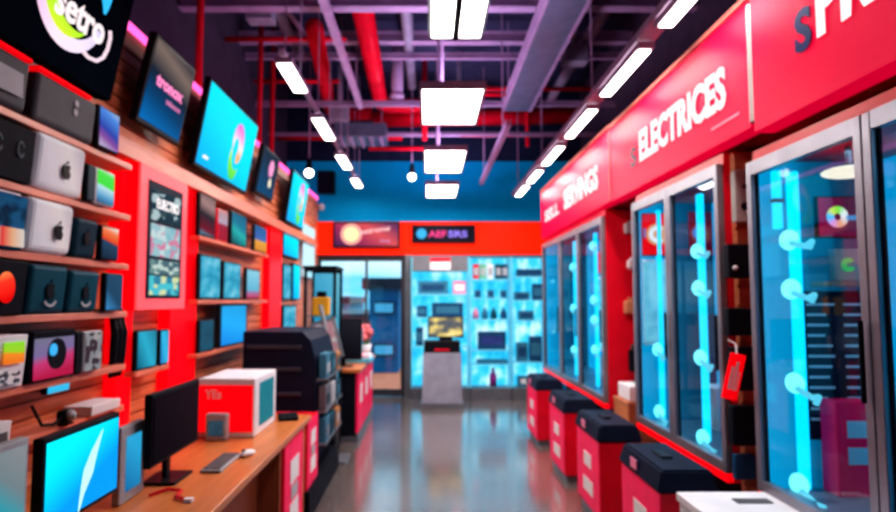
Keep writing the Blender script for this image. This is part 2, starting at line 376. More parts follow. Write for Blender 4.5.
def rail(x, y0, y1, z, wd, label, name='ceiling_strut'):
    t = thing(name, label, 'strut', (x, (y0 + y1) / 2, z))
    L = (y1 - y0) / 2
    part('channel', box(box(box(B(), -wd, wd, -L, L, 0, .012), -wd, -wd + .012, -L, L, .012, .07), wd - .012, wd, -L, L, .012, .07), PURP, t)
    for yy in (-L * .7, L * .7): part('hanger_rod', cyl(B(), (0, yy, .012), (0, yy, ZC - z), .008, 8), PURP, t)
rail(-.92, 4.9, 8.3, 4.2, .035, 'mauve suspended strut rail left of the fat red pipe')
rail(.86, 6.5, 9.9, 3.45, .028, 'low mauve suspended strut rail right of the square lights')
rail(-1.55, 4.3, 6.2, 4.75, .03, 'short high mauve strut rail over the left lights')
t = thing('ceiling_duct', 'blue grey suspended cable tray with pale side rails, right of centre', 'duct', (1.22, 6.4, 4.2))
part('tray', box(B(), -.17, .17, -2, 2, .0, .02), BLUEG, t)
for s in (-1, 1): part('side_rail', box(B(), s * .17, s * .2, -2, 2, -.01, .14), PURP, t)
for yy in (-1.4, 1.4):
    for s in (-.185, .185): part('hanger_rod', cyl(B(), (s, yy, .14), (s, yy, .995), .008, 8), PURP, t)
t = thing('ceiling_duct', 'small blue slatted vent duct low before the back wall on the left', 'duct', (-1.0, 9.25, 4.0))
part('duct_body', box(B(), -.38, .38, -.3, .3, 0, .2), BLUEG, t)
for i in range(5): part('slat', box(B(), -.3 + i * .15 - .02, -.3 + i * .15 + .02, -.31, .3, -.03, -.001), PURP, t)
for s in (-.3, .3): part('hanger_rod', cyl(B(), (s, 0, .2), (s, 0, 1.195), .008, 8), PURP, t)
t = thing('ceiling_duct', 'pale mauve round duct drop hanging behind the fat red pipe', 'duct', (-.42, 8.3, 4.4))
part('duct_body', cyl(B(), (0, 0, 0), (0, 0, .8), .08), PURP, t, True); part('collar', cyl(B(), (0, 0, -.04), (0, 0, -.001), .1), PURP, t, True)
def arealamp(parent, name, sx, sy, p, col=(1, .92, .85), z=-.03, y=0):
    ld = bpy.data.lights.new(name, 'AREA'); ld.shape = 'RECTANGLE'; ld.size = sx; ld.size_y = sy; ld.energy = p; ld.color = col
    o = bpy.data.objects.new(name, ld); C.objects.link(o); o.parent = parent; o.location = (0, y, z)
    return o
# square panels down the middle
def panel(x, y, L, W, z, label, p):
    t = thing('ceiling_light', label, 'ceiling light', (x, y, z), group='square ceiling lights down the middle')
    bm = B(); w, l = W / 2, L / 2
    for a in ((-w - .02, -w, -l - .02, l + .02), (w, w + .02, -l - .02, l + .02), (-w, w, -l - .02, -l), (-w, w, l, l + .02)): box(bm, *a, 0, .06)
    box(bm, -w, w, -l, l, .045, .06)
    part('frame', bm, PURP, t); part('diffuser', box(B(), -w, w, -l, l, .01, .044), LAMP, t)
    part('hanger_rod', cyl(B(), (-w * .3, 0, .06), (-w * .3, 0, ZC - z), .014, 10), PURP, t)
    arealamp(t, 'panel lamp', W, L, p * .8)
    u = arealamp(t, 'ceiling fill', W, L, 30, (.8, .62, .95), .09); u.rotation_euler = (PI, 0, 0)  # upward fill added to lift the dark ceiling
    return t
panel(.19, 5.1, .95, .47, 3.2, 'largest square white ceiling light hanging down the middle', 34)
panel(.19, 7.15, 1.15, .44, 3.2, 'square white ceiling light, middle one of the three', 34)
panel(.20, 9.1, 1.05, .44, 3.2, 'square white ceiling light closest to the blue back wall', 34)
t = thing('ceiling_light', 'twin tube white ceiling light with a dark gap at the top of the middle row', 'ceiling light', (.17, 3.22, 3.2))
part('housing', box(B(), -.17, .17, -.5, .5, .03, .07), STEEL, t)
for s in (-.085, .085): part('tube_diffuser', box(B(), s - .065, s + .065, -.48, .48, 0, .028, .008), LAMP, t)
part('centre_spine', box(B(), -.015, .015, -.5, .5, -.005, .029), BLACKM, t)
part('hanger_rod', cyl(B(), (0, .1, .07), (0, .1, 2.0), .014, 10), PURP, t)
arealamp(t, 'tube lamp', .3, .9, 20)
# right hand linear track
t = thing('ceiling_track', 'long mauve lighting track above the red signs', 'track', (1.38, 6.0, 3.24))
part('track_rail', box(B(), -.06, .06, -4.4, 3.7, .0, .05), PURP, t)
for yy in (-3.2, -.9, 1.4, 3.4): part('hanger_rod', cyl(B(), (0, yy, .05), (0, yy, 1.955), .008, 8), PURP, t)
def linear(x, y0, y1, z, wd, label, group, p, drop=False):
    t = thing('ceiling_light', label, 'ceiling light', (x, (y0 + y1) / 2, z), group=group); L = (y1 - y0) / 2
    part('housing', box(box(B(), -wd, -wd + .01, -L - .04, L + .04, .0, .04), wd - .01, wd, -L - .04, L + .04, 0, .04), PURP, t)
    part('end_cap', box(B(), -wd + .011, wd - .011, -L - .04, -L - .005, 0, .04), PURP, t); part('end_cap', box(B(), -wd + .011, wd - .011, L + .005, L + .04, 0, .04), PURP, t)
    part('diffuser', box(B(), -wd + .011, wd - .011, -L, L, -.012, .038, .006), LAMP, t)
    if drop:
        for yy in (-L * .9, L * .9): part('hanger_wire', cyl(B(), (0, yy, .04), (0, yy, ZC - z), .006, 6), PURP, t)
    arealamp(t, 'linear lamp', wd * 1.6, L * 2, p * .8)
    return t
RT = ['at the top edge of the picture', 'above the word ending in ICES', 'above the gap between two red signs', 'fourth along the track', 'fifth along the track', 'at the far end of the track']
for (a, b), s in zip(((2.6, 3.5), (3.85, 4.72), (5.1, 5.97), (6.35, 7.2), (7.55, 8.3), (8.6, 9.4)), RT):
    linear(1.38, a, b, 3.19, .052, 'linear white light on the right track, ' + s, 'lights on the right track', 15)
LT = ['nearest and largest of the left row of four', 'second of the left row of four', 'third of the left row of four', 'farthest and smallest of the left row of four']
for (a, b), s in zip(((4.62, 5.25), (6.05, 6.85), (7.65, 8.4), (9.15, 9.8)), LT):
    linear(-1.1, a, b, 3.4, .066, 'hanging linear white light, ' + s, 'left row of hanging lights', 16, True)
t = thing('ceiling_track', 'mauve lighting track joining the hanging lights of the left row', 'track', (-1.1, 7.2, 3.45)); part('track_rail', box(B(), -.02, .02, -2.7, 2.75, .0, .03), PURP, t)
for x_, pxy, Y, lab in ((0, (412, 177), 9.4, 'small round spotlight bulb between the left row and square lights'), (1, (309, 173), 8.4, 'small round spotlight bulb just above the far cyan television')):
    p = at_y(pxy[0], pxy[1], Y)
    t = thing('ceiling_spotlight', lab, 'spotlight', p)
    part('bulb', ball(B(), (0, 0, 0), .06), LAMP, t, True); part('socket', cyl(B(), (0, 0, .05), (0, 0, .2), .05, 14, .03), BLACK, t, True)
    part('hanger_rod', cyl(B(), (0, 0, .2), (0, 0, ZC - p.z), .01, 8), PURP, t)
p0, p1 = at_y(319, 195, YB), at_y(336, 173, YB)
t = thing('wall_mounted_speaker', 'black box speaker mounted high on the blue back wall', 'speaker', ((p0.x + p1.x) / 2, YB, p0.z)); hw = (p1.x - p0.x) / 2; hh = p1.z - p0.z
part('cabinet', box(B(), -hw, hw, -.2, .002, 0, hh, .01), BLACK, t); part('speaker_grille', box(B(), -hw + .02, hw - .02, -.21, -.201, .02, hh - .02), NAVY, t)
p = at_y(321, 207, YB); t = thing('ceiling_style_dome_detector', 'tiny white dome sensor on the blue back wall below the speaker', 'sensor', (p.x, YB, p.z))
part('dome', ball(B(), (0, -.02, 0), .045), WHITE, t, True); part('mount_plate', cyl(B(), (0, -.02, 0), (0, .001, 0), .06), WHITE, t, True)

# ------------------------------------------------------------------ left wall: sign, televisions, poster
def on_left(X, y, z): return (X, y, z)
t = thing('hanging_logo_sign', 'big black sign with a colour ring and the word setro at top left', 'sign', (-1.66, at_x(105, 100, -1.66).y - .76, (at_x(105, 100, -1.66).z + at_x(0, 38, -1.66).z) / 2), PI / 2, R(11))
part('panel', box(B(), -1.0, .76, -.03, .06, 0, 1.1, .008), solid('ink black panel', (.005, .009, .018), .5, spec=0.0), t); part('bracket', box(B(), -.6, .5, .06, .18, .2, .3), STEEL, t)
RING = picture('sign ring colours', [(0, (.85, .45, .72)), (.35, (.98, .74, .86)), (.7, (.85, .72, .95)), (1, (.6, .55, .95))], 'grad', (.9, 0, .1), 1.0)
part('ring', arc(B(), .245, R(80), R(335), lambda t: .018 + .022 * math.sin(t * PI), -.034, .003, 48), RING, t, loc=(.31, 0, .375))
part('blue_crescent', arc(B(), .225, R(-2), R(76), lambda t: .008 + .05 * math.sin(t * PI), -.034, .003), glow('sky blue glow', (.03, .5, .95), 1.0), t, loc=(.31, 0, .375))
part('green_crescent', arc(B(), .195, R(140), R(305), lambda t: .003 + .034 * math.sin(t * PI), -.036, .003), picture('lime to yellow', [(0, (.8, .85, .05)), (.4, (.3, .8, .03)), (1, (.1, .7, .05))], 'grad', (.2, 0, .8)), t, loc=(.31, 0, .375))
bm = B(); tube(bm, [(.42, -.035, .085), (.47, -.035, .075), (.54, -.035, .085), (.585, -.035, .12), (.605, -.035, .17), (.605, -.035, .23), (.59, -.035, .26)], .009, 8)
part('bubble_outline', bm, glow('pale pink glow', (.95, .72, .8), .95), t, True, loc=(.015, 0, .055))
text('setro', .185, glow('pale pink letters', (.95, .8, .82), 1.0), t, .17, -.044, .215, fat=.025, width=.38, rot=R(0))

def tv(bl, br, H, tilt, label, scr, X=-1.76):
    a, b = at_x(bl[0], bl[1], X), at_x(br[0], br[1], X)
    t = thing('wall_tv', label, 'television', (X, (a.y + b.y) / 2, (a.z + b.z) / 2), PI / 2, tilt, 'televisions along the left wall'); w = (b.y - a.y) / 2
    part('housing', box(B(), -w, w, -.02, .03, 0, H, .008), BLACK, t)
    part('screen', box(B(), -w + .025, w - .025, -.024, -.021, .03, H - .025), scr, t)
    part('wall_bracket', box(B(), -.12, .12, .03, .1, H * .35, H * .55), STEEL, t)
    return t, w
DK = picture('dark promo screen', [(0, (.0, .16, .45)), (.3, (.0, .06, .17)), (.55, (.01, .02, .04)), (.8, (.2, .15, .13)), (1, (.03, .03, .05))], 'grad', (.15, 0, .85), 1.0)
t, w = tv((132, 122), (175.5, 143), .55, R(12), 'dark television showing pink lettering, beside the setro sign', DK)
text('tronox', .105, glow('pink letters', (1, .25, .55), 1.0), t, -.2, -.028, .27, fat=.035, width=.4)
text('telecom', .05, glow('dull pink letters', (.7, .2, .45), .8), t, -.02, -.028, .2, fat=.02, width=.22)
def swirl(t, r, x, z, sx=.8):
    part('swirl_upper', arc(B(), r * .62, R(-75), R(200), lambda q: r * (.04 + .34 * math.sin(min(1, q * .85 + .15) * PI)), -.03, .004, 44, sx), picture('magenta to orange', [(0, (.95, .55, .1)), (.25, (.95, .45, .2)), (.45, (.98, .85, .8)), (.65, (.92, .45, .75)), (.85, (.8, .2, .65)), (1, (.75, .45, .85))], 'grad', (.12, 0, .88)), t, loc=(x, 0, z + r * .25))
    part('swirl_lower', arc(B(), r * .72, R(150), R(330), lambda q: r * (.02 + .26 * math.sin(q * PI)), -.035, .004, 40, sx), picture('swirl green', [(0, (.05, .65, .12)), (.5, (.25, .8, .08)), (.8, (.75, .85, .2)), (1, (.98, .95, .85))], 'grad', (.15, 0, .85)), t, loc=(x - r * .05, 0, z - r * .35))
t, w = tv((190.6, 167.5), (243, 192), .68, R(10), 'big cyan television with a rainbow swirl in the middle of the left wall', CYAN)
swirl(t, .2, .16, .31)
text('setro', .05, TXTW, t, -w + .12, -.028, .09)
t, w = tv((253, 194), (270, 200), .5, R(10), 'small dark television between the two cyan ones', picture('dark blue screen', [(0, (0, .08, .2)), (1, (.01, .03, .06))]))
part('emblem', disc(B(), 0, 0, .09, -.03, .004), glow('pink emblem', (.9, .3, .6), .9), t, loc=(.05, 0, .32)); part('emblem', disc(B(), 0, 0, .05, -.03, .004), glow('cream emblem', (.9, .8, .6), .9), t, loc=(.08, 0, .17))
t, w = tv((284, 223), (300.6, 229), .66, R(8), 'far cyan television with a swirl close to the blue back wall', CYAN)
swirl(t, .22, .1, .33)

# poster box
a, b = at_x(137, 236, -1.70), at_x(185, 236, -1.70)
t = thing('poster_light_box', 'tall coral red light box with a collage poster, between two red pilasters', 'light box', (-1.70, (a.y + b.y) / 2, 1.54), PI / 2); w = (b.y - a.y) / 2
part('case', box(B(), -w, w, .004, .066, 0, .87), REDG, t); part('face_frame', box(B(), -w, w, -.012, .003, 0, .87, .004), REDC, t)
part('poster_backing', box(B(), -w * .72, w * .72, -.018, -.0125, .07, .79), NAVY, t)
PM = [((-.62, .62, .55, .74), [(0, (.02, .06, .09)), (.5, (.5, .65, .68)), (.75, (.05, .1, .13))], (4, 1, 5)), ((-.62, .62, .33, .53), [(0, (.4, .65, .72)), (.35, (.75, .3, .45)), (.6, (.65, .8, .82)), (.8, (.3, .6, .7))], (6, 1, 5)),
      ((-.62, .62, .22, .31), [(0, (.1, .2, .25)), (.4, (.6, .75, .7)), (.7, (.2, .35, .35))], (6, 1, 3)), ((-.62, .62, .09, .21), [(0, (.1, .65, .75)), (.4, (.75, .85, .5)), (.7, (.05, .3, .45))], (5, 1, 3))]
for i, (q, st, sc) in enumerate(PM):
    part('poster_picture', box(B(), q[0] * w, q[1] * w, -.021, -.0185, q[2], q[3]), picture('poster %d' % i, st, 'blocks', (i * 3.1, 0, i), .75, sc, True), t)
text('EUECTRO', .09, TXTW, t, -w * .45, -.024, .63, width=w * .95)

# ------------------------------------------------------------------ shelves and goods on the left wall
def wall_shelf(y0, y1, z, X, label, th=.03):
    return tag(part('wall_shelf', box(B(), XL + .002, X, y0, y1, z - th, z, .004), SHELF, None), label, 'shelf', 'coral shelves on the slat wall')
KS = 1.092   # shelves stand this much farther out than first laid down
Z0, Z1, Z2, Z3, Z4, Z5 = [1.6 + (z - 1.6) * KS for z in (2.305, 2.04, 1.785, 1.543, 1.275, 1.07)]
for z, s in ((Z0, 'topmost, under the setro sign'), (Z1, 'under the first silver carton'), (Z2, 'under the second silver carton'), (Z3, 'under the two teal cartons'), (Z4, 'under the pink game box'), (Z5, 'lowest, behind the cyan monitor')):
    wall_shelf(1.2, 3.5, z, -1.69, 'coral shelf on the left slat wall, ' + s, .034)
def Y(px, py, X): return at_x(px, py, X).y
FX = -1.66
def slot(px0, px1, py, X=FX):
    a, b = Y(px0, py, X), Y(px1, py, X); return (a + b) / 2, (b - a) / 2
APPLE = [(0, .62), (.18, .72), (.42, .70), (.62, .52), (.50, .40), (.43, .22), (.45, .02), (.58, -.14), (.66, -.2), (.55, -.5), (.36, -.8), (.18, -.86), (0, -.78), (-.18, -.86), (-.38, -.8), (-.58, -.5), (-.7, -.1), (-.68, .3), (-.5, .62), (-.25, .72)]
def fruit(t, s, x, z, mat, y=-.003):
    e = part('emblem', poly(B(), [(x + a * s, z + b * s) for a, b in APPLE], y, .004), mat, t)
    part('leaf', poly(B(), [(x + a * s, z + b * s) for a, b in ((0, .8), (.02, .98), (.12, 1.12), (.26, 1.2), (.24, 1.02), (.14, .88))], y, .004), mat, e)
def carton(px0, px1, py, z, H, label, mat, X=FX, depth=.09, bev=.02, lean=R(5), name='product_carton', cat='box', group='goods on the left shelves'):
    yc, w = slot(px0, px1, py, X); H = H * KS if abs(X - FX) < .01 else H
    t = thing(name, label, cat, (X - .005 - H * math.sin(lean) * .5, yc, z + .002 + 0), PI / 2, 0, group)
    # front face leans out a little towards the top
    bm = B(); box(bm, -w, w, 0, depth, 0, H, bev, 3)
    k = math.tan(lean)
    for v in bm.verts: v.co.y -= v.co.z * k * max(0, 1 - v.co.y / depth)
    part('carton', bm, mat, t, False)
    return t, w, k
def mark(t, fn, k, z):   # y offset of the leaning face at height z
    return -z * k - .004
def phone(px0, px1, py, z, H, label, scr, X=FX, body=BLACK, cat='phone', name='smartphone', rotz=PI / 2, group='goods on the left shelves', depth=.03, hung=False):
    yc, w = slot(px0, px1, py, X); H = H * KS if abs(X - FX) < .01 else H
    t = thing(name, label, cat, (X, yc, z + .002), rotz, 0, group)
    part('case', box(B(), -w, w, 0, depth, 0, H, min(.012, w * .3), 2), body, t)
    part('screen', box(B(), -w * .86, w * .86, -.004, -.0005, H * .05, H * .95), scr, t)
    part('stand', box(B(), -w * .5, w * .5, depth, (X - XL) + (.0015 if hung else -.01), H * .1 if hung else 0, H * .35 if hung else .012), STEEL, t)
    return t, w
# row 0
t, w, k = carton(-22, 30, 85, Z0, .195, 'charcoal carton with red lid at the left edge under the setro sign', CHAR)
part('lid', box(B(), -w - .004, w + .004, -.195 * k - .006, .06, .196 * KS, .214 * KS, .008), REDG, t); part('painted_sheen', box(B(), -w * .3, w * .7, -.1 * k - .008, -.1 * k - .004, .05, .15), GREY, t, rot=(0, 0, 0))  # grey patch paints a sheen on the carton front
t, w, k = carton(37, 97, 110, Z0, .19, 'wide charcoal carton with red lid and two grey dots', CHAR)
part('lid', box(B(), -w - .004, w * .75, -.19 * k - .006, .06, .191 * KS, .209 * KS, .008), REDG, t)
for q, (x, z) in enumerate(((.05, .15), (.05, .11))): part('dot_mark', disc(B(), x, z, .017, -z * k - .006, .004), GREY, t)
phone(98, 120, 124, Z0, .20, 'smartphone with a blue and violet screen beside the wide charcoal carton', picture('blue violet wallpaper', [(0, (.55, .5, .7)), (.25, (.3, .1, .4)), (.45, (.04, .08, .45)), (.8, (.1, .3, .8)), (1, (.4, .55, .8))], 'grad', (.2, 0, .8), .8))
# row 1
t, w, k = carton(-25, 35, 155, Z1, .205, 'black photo box with faint grey print at the left edge, above the blue photo box', BLACKM, bev=.006)
for x in (-.05, .08): part('print', arc(B(), .03, R(20), R(340), lambda q: .006, 0, .003, 20, .6), solid('dim print', (.1, .13, .15), .5), t, loc=(x, -.13 * k - .006, .13))
SILV = picture('silver white card', [(0, (.68, .74, .82)), (.35, (.86, .92, 1)), (.75, (.93, .98, 1)), (1, (.7, .74, .8))], 'grad', (.9, 0, .25), 0.0, rough=.3)
t, w, k = carton(38, 87, 165, Z1, .225, 'upper silver white carton with a dark bitten fruit emblem', SILV, bev=.03)
fruit(t, .042, .015, .105, BLACK, -.105 * k - .014)
phone(87, 95, 178, Z1, .17, 'narrow black phone case between silver carton and green phone', TEALD)
phone(96, 115, 180, Z1, .17, 'phone with a bright green and blue picture on the first row', picture('green blue picture', [(0, (.05, .1, .2)), (.2, (.1, .35, .6)), (.5, (.55, .8, .85)), (.52, (.08, .75, .08)), (.85, (.1, .8, .1)), (1, (.7, .8, .7))], 'grad', (.1, 0, .9), .85), body=WHITE)
# row 2
t, w, k = carton(-18, 27, 220, Z2, .198, 'blue photo box with a coloured dot strip at the left edge', picture('blue photo print', [(0, (.02, .03, .06)), (.4, (.02, .06, .12)), (.6, (.03, .2, .42)), (1, (.05, .1, .18))], 'cloud', (1, 0, 0), 0.0, (3, 3, 3)), bev=.006)
part('strip_label', box(B(), -w * .95, w * .95, -.06 * k - .006, -.06 * k - .002, .01, .085), picture('dot strip', [(0, (.05, .1, .12)), (.3, (.3, .7, .6)), (.45, (.9, .05, .05)), (.7, (.9, .5, .3)), (1, (.8, .75, .7))], 'grad', (1, 0, 0), .7), t)
part('white_lid', box(B(), -w, w * .6, -.198 * KS * k, .06, .199 * KS, .206 * KS), WHITE, t)
t, w, k = carton(31, 75, 225, Z2, .215, 'lower silver white carton with a dark bitten fruit emblem', SILV, bev=.03)
fruit(t, .042, .03, .10, BLACK, -.10 * k - .014)
t, w, k = carton(77, 99, 229, Z2, .175, 'dark teal carton with a dim fruit emblem beside lower silver carton', TEALD)
fruit(t, .04, -.01, .095, BLACK, -.095 * k - .01)
phone(101, 119, 236, Z2, .165, 'black phone with an orange and white planet picture', picture('planet picture', [(0, (.01, .03, .06)), (.5, (.03, .08, .16)), (.55, (.8, .08, .02)), (.8, (.95, .25, .1)), (1, (.95, .9, .85))], 'grad', (.15, 0, .85), .8))
# row 3
t, w, k = carton(-14, 27, 289, Z3, .2, 'black carton with a glowing red oval at the left edge', BLACKM, bev=.008)
part('red_oval', disc(B(), 0, 0, .062, -.003, .004, 28, .8), picture('red oval', [(0, (.7, .0, .0)), (.6, (1, .04, .02)), (1, (1, .3, .1))], 'grad', (-.2, 0, 1), 1.0), t, loc=(-.01, -.11 * k - .006, .11))
t, w, k = carton(31, 68, 290, Z3, .195, 'larger teal carton with a dark round fruit emblem', TEALB)
fruit(t, .044, 0, .1, BLACK, -.1 * k - .01); part('ring_mark', arc(B(), .05, R(215), R(325), lambda q: .006, 0, .003, 16), GREY, t, loc=(0, -.085 * k - .01, .085))
t, w, k = carton(71, 100, 290, Z3, .185, 'smaller teal carton with a dark fruit emblem', TEALB)
fruit(t, .042, 0, .095, BLACK, -.095 * k - .01); part('ring_mark', arc(B(), .048, R(215), R(325), lambda q: .006, 0, .003, 16), GREY, t, loc=(0, -.08 * k - .01, .08))
phone(105, 123, 292, Z3, .185, 'dim blue phone beside the smaller teal carton', picture('dim blue', [(0, (.06, .3, .6)), (.4, (.02, .08, .16)), (1, (.03, .1, .18))], 'grad', (.4, 0, .6), .8))
# row 4
t, w, k = carton(-16, 27, 356, Z4, .195, 'white comic style box with green and orange splashes', WHITE, bev=.006)
part('splash_print', box(B(), -w * .2, w * .75, -.14 * k - .012, -.14 * k - .008, .1, .185), picture('green orange splash', [(0, (.9, .2, .02)), (.45, (.95, .3, .03)), (.55, (.4, .7, .03)), (1, (.3, .75, .05))], 'grad', (.1, 0, .9), .8), t)
part('dark_print', box(B(), -w * .8, w * .7, -.05 * k - .010, -.05 * k - .006, .02, .075), picture('mono print', [(0, (.8, .8, .82)), (.4, (.1, .12, .15)), (.6, (.75, .75, .8))], 'blocks', (0, 0, 0), 0, (6, 1, 4), True), t)
t, w, k = carton(32, 74, 357, Z4, .2, 'pink and black game box with a blue round picture', BLACKM, bev=.006)
part('cover_print', box(B(), -w * .93, w * .93, -.1 * k - .01, -.1 * k - .006, .012, .188), picture('pink cover', [(0, (.75, .02, .12)), (.35, (.9, .08, .3)), (.55, (.35, .25, .55)), (1, (.3, .3, .42))], 'grad', (-.2, 0, 1), .55), t)
part('dark_disc', disc(B(), 0, 0, .068, 0, .004), BLACKM, t, loc=(.01, -.1 * k - .014, .115)); part('blue_disc', disc(B(), 0, 0, .027, 0, .004), glow('azure dot', (.05, .45, .9), .9), t, loc=(-.025, -.1 * k - .019, .135))
phone(75, 82, 352, Z4, .19, 'narrow black slab beside the pink game box', BLACKM)
phone(84, 102, 350, Z4, .185, 'silver figure box with dark splotches beside the black slab', picture('silver splotches', [(0, (.1, .06, .08)), (.4, (.45, .45, .5)), (.7, (.6, .55, .55))], 'blocks', (2, 0, 2), .5, (4, 1, 6), True), body=GREY, name='figure_box', cat='box')
# hanging straps
p = at_x(114, 315, -1.78); t = thing('hanging_strap_set', 'black watch straps hanging on a peg left of the red pilaster', 'strap', (-1.78, p.y, 1.17), PI / 2)
for i, x in enumerate((-.05, .0, .05)): part('strap', tube(B(), [(x, -.01, .37), (x + .008, -.03, .25), (x - .004, -.03, .1), (x, -.015, 0)], [.014, .022, .02, .012], 10), BLACK, t, True)
part('peg', cyl(B(), (-.07, -.012, .375), (.07, -.012, .375), .008, 8), STEEL, t); part('peg_mount', box(B(), -.02, .02, -.01, .072, .36, .39), STEEL, t)
# lower goods
phone(46, 70, 386, at_x(58, 393, -1.7).z, .08, 'small cyan card device under the pink game box', glow('cyan card', (.03, .5, .8), .9), name='card_reader', cat='device', X=-1.7, hung=True)
t, w, k = carton(93, 121, 407, Z5, .045, 'flat white box lying above the cyan monitor', WHITE, bev=.004, depth=.14)
yc, w = slot(62, 80, 410); t = thing('webcam', 'small webcam with a pale lens and black cable on the lowest shelf', 'webcam', (FX, yc, Z5 + .002), PI / 2)
part('body', box(B(), -.04, .04, -.0, .05, .012, .07, .015), BLACK, t); part('lens', ball(B(), (-.01, -.005, .045), .024), GREY, t, True); part('clip', box(B(), -.025, .025, .0, .05, 0, .011), BLACK, t)
part('cable', tube(B(), [(-.04, .02, .04), (-.1, .02, .02), (-.17, .03, .03), (-.2, .06, .12)], .007, 8), BLACK, t, True)
t, w, k = carton(-14, 14, 388, Z5, .09, 'small white packet at the left edge below the comic style box', WHITE, bev=.004)
part('print', box(B(), -w * .5, w * .6, -.05 * k - .01, -.05 * k - .006, .02, .06), CHAR, t)

# bay under the poster
wall_shelf(Y(136, 370, -1.7), Y(169, 370, -1.7), 1.18, -1.70, 'short coral shelf under the poster light box')
phone(136, 157, 351, 1.18, .24, 'left of two blue lit phones under the poster light box', picture('teal wallpaper', [(0, (.0, .12, .2)), (.5, (.03, .42, .6)), (1, (.02, .2, .3))], 'grad', (.6, 0, .4), .9), X=-1.71)
phone(160, 168.8, 347, 1.18, .23, 'slimmer right one of two blue lit phones under the poster light box', picture('azure wallpaper', [(0, (.02, .2, .5)), (.5, (.04, .5, .8)), (1, (.03, .3, .5))], 'grad', (.6, 0, .4), .9), X=-1.71)
# bay right of the second pilaster
b0, b1 = Y(198, 300, -1.7), Y(268, 300, -1.7)
for z, s in ((2.08, 'below the row of three small phones'), (1.6, 'below the wide cyan tablets'), (1.2, 'lowest, above the black rack')): wall_shelf(b0, b1, z, -1.70, 'coral shelf right of the second red pilaster, ' + s)
SX = -1.71
phone(199, 216, 216, 2.08, .33, 'phone showing a portrait in dark red, right of the poster', picture('portrait', [(0, (.1, .35, .5)), (.15, (.25, .01, .04)), (.5, (.03, .03, .05)), (.75, (.5, .3, .3)), (1, (.3, .2, .2))], 'grad', (.1, 0, .9), .7), X=SX)
phone(217.5, 228, 222, 2.08, .27, 'slim red and pale phone beside the portrait phone', picture('red pale', [(0, (.5, .02, .05)), (.5, (.45, .03, .08)), (.6, (.6, .5, .65)), (1, (.6, .35, .35))], 'grad', (0, 0, 1), .7), X=SX, body=RED)
phone(231, 247, 224, 2.08, .3, 'teal green phone in the row right of the poster', picture('teal green', [(0, (.0, .08, .12)), (.4, (.03, .5, .5)), (.6, (.02, .25, .38)), (1, (.02, .15, .3))], 'grad', (.2, 0, .8), .8), X=SX)
phone(254, 267, 236, 2.08, .27, 'phone with an orange lower half at the end of the row', picture('orange half', [(0, (.8, .3, .05)), (.42, (.9, .45, .08)), (.45, (.08, .2, .55)), (1, (.03, .15, .4))], 'grad', (0, 0, 1), .8), X=SX)
LB = picture('pale blue wallpaper', [(.2, (.01, .22, .4)), (.5, (.06, .45, .65)), (.8, (.3, .7, .85))], 'cloud', (0, 0, 0), .85, (3, 1, 3))
phone(199, 221, 272, 1.6, .35, 'wide pale blue tablet on the middle shelf right of the poster', LB, X=SX, name='tablet', cat='tablet')
phone(223, 241, 272, 1.6, .33, 'second pale blue tablet beside the wide one', LB, X=SX, name='tablet', cat='tablet')
phone(246, 260, 280, 1.6, .3, 'pale blue phone with a red base at the middle shelf end', picture('blue red base', [(0, (.6, .05, .12)), (.2, (.4, .2, .4)), (.3, (.15, .5, .7)), (1, (.3, .65, .8))], 'grad', (0, 0, 1), .85), X=SX)
phone(199, 214, 335, 1.2, .25, 'dark teal phone on the lowest shelf above the counter', picture('dark teal', [(0, (.01, .04, .07)), (.6, (.02, .12, .2)), (1, (.01, .06, .1))], 'cloud', (0, 0, 0), .8, (3, 1, 3)), X=SX)
phone(219, 247, 329, 1.2, .365, 'tall bright blue tablet on the lowest shelf', picture('bright blue', [(0, (.01, .25, .75)), (.5, (.02, .42, .9)), (1, (.02, .35, .7))], 'grad', (.2, 0, .8), .95), X=SX, name='tablet', cat='tablet')
# far bay beyond the third pilaster
FB = -1.80
for (a, b, c, d, lab, sm) in ((283, 299, 232, 258, 'cyan screen high in the far left corner', CYAN), (283, 291, 264, 300, 'pale cyan wall phone in the far left corner', LB), (293, 300, 264, 300, 'slim cyan wall phone in the far left corner', CYAN), (283, 296, 305, 335, 'low dim blue wall screen in the far left corner', LB)):
    yc, w = slot(a, b, (c + d) / 2, FB); z = at_x((a + b) / 2, d, FB).z; H = at_x((a + b) / 2, c, FB).z - z
    t = thing('wall_mounted_screen', lab, 'screen', (FB, yc, z), PI / 2)
    part('case', box(B(), -w, w, 0, .052, 0, H, .006), BLACK, t); part('display', box(B(), -w * .9, w * .9, -.004, -.0005, .02, H - .02), sm, t)
yc, w = slot(303, 315, 250, FB); z = at_x(309, 278, FB).z; H = at_x(309, 226, FB).z - z
t = thing('wall_mounted_light_panel', 'tall pale white light panel at the far end of the left wall', 'light', (FB, yc - .03, z), PI / 2)
part('case', box(B(), -w, w, 0, .051, 0, H), GREY, t); part('diffuser', box(B(), -w * .95, w * .95, -.006, -.0005, .01, H - .01), glow('ice white', (.55, .85, .95), 1.0), t)

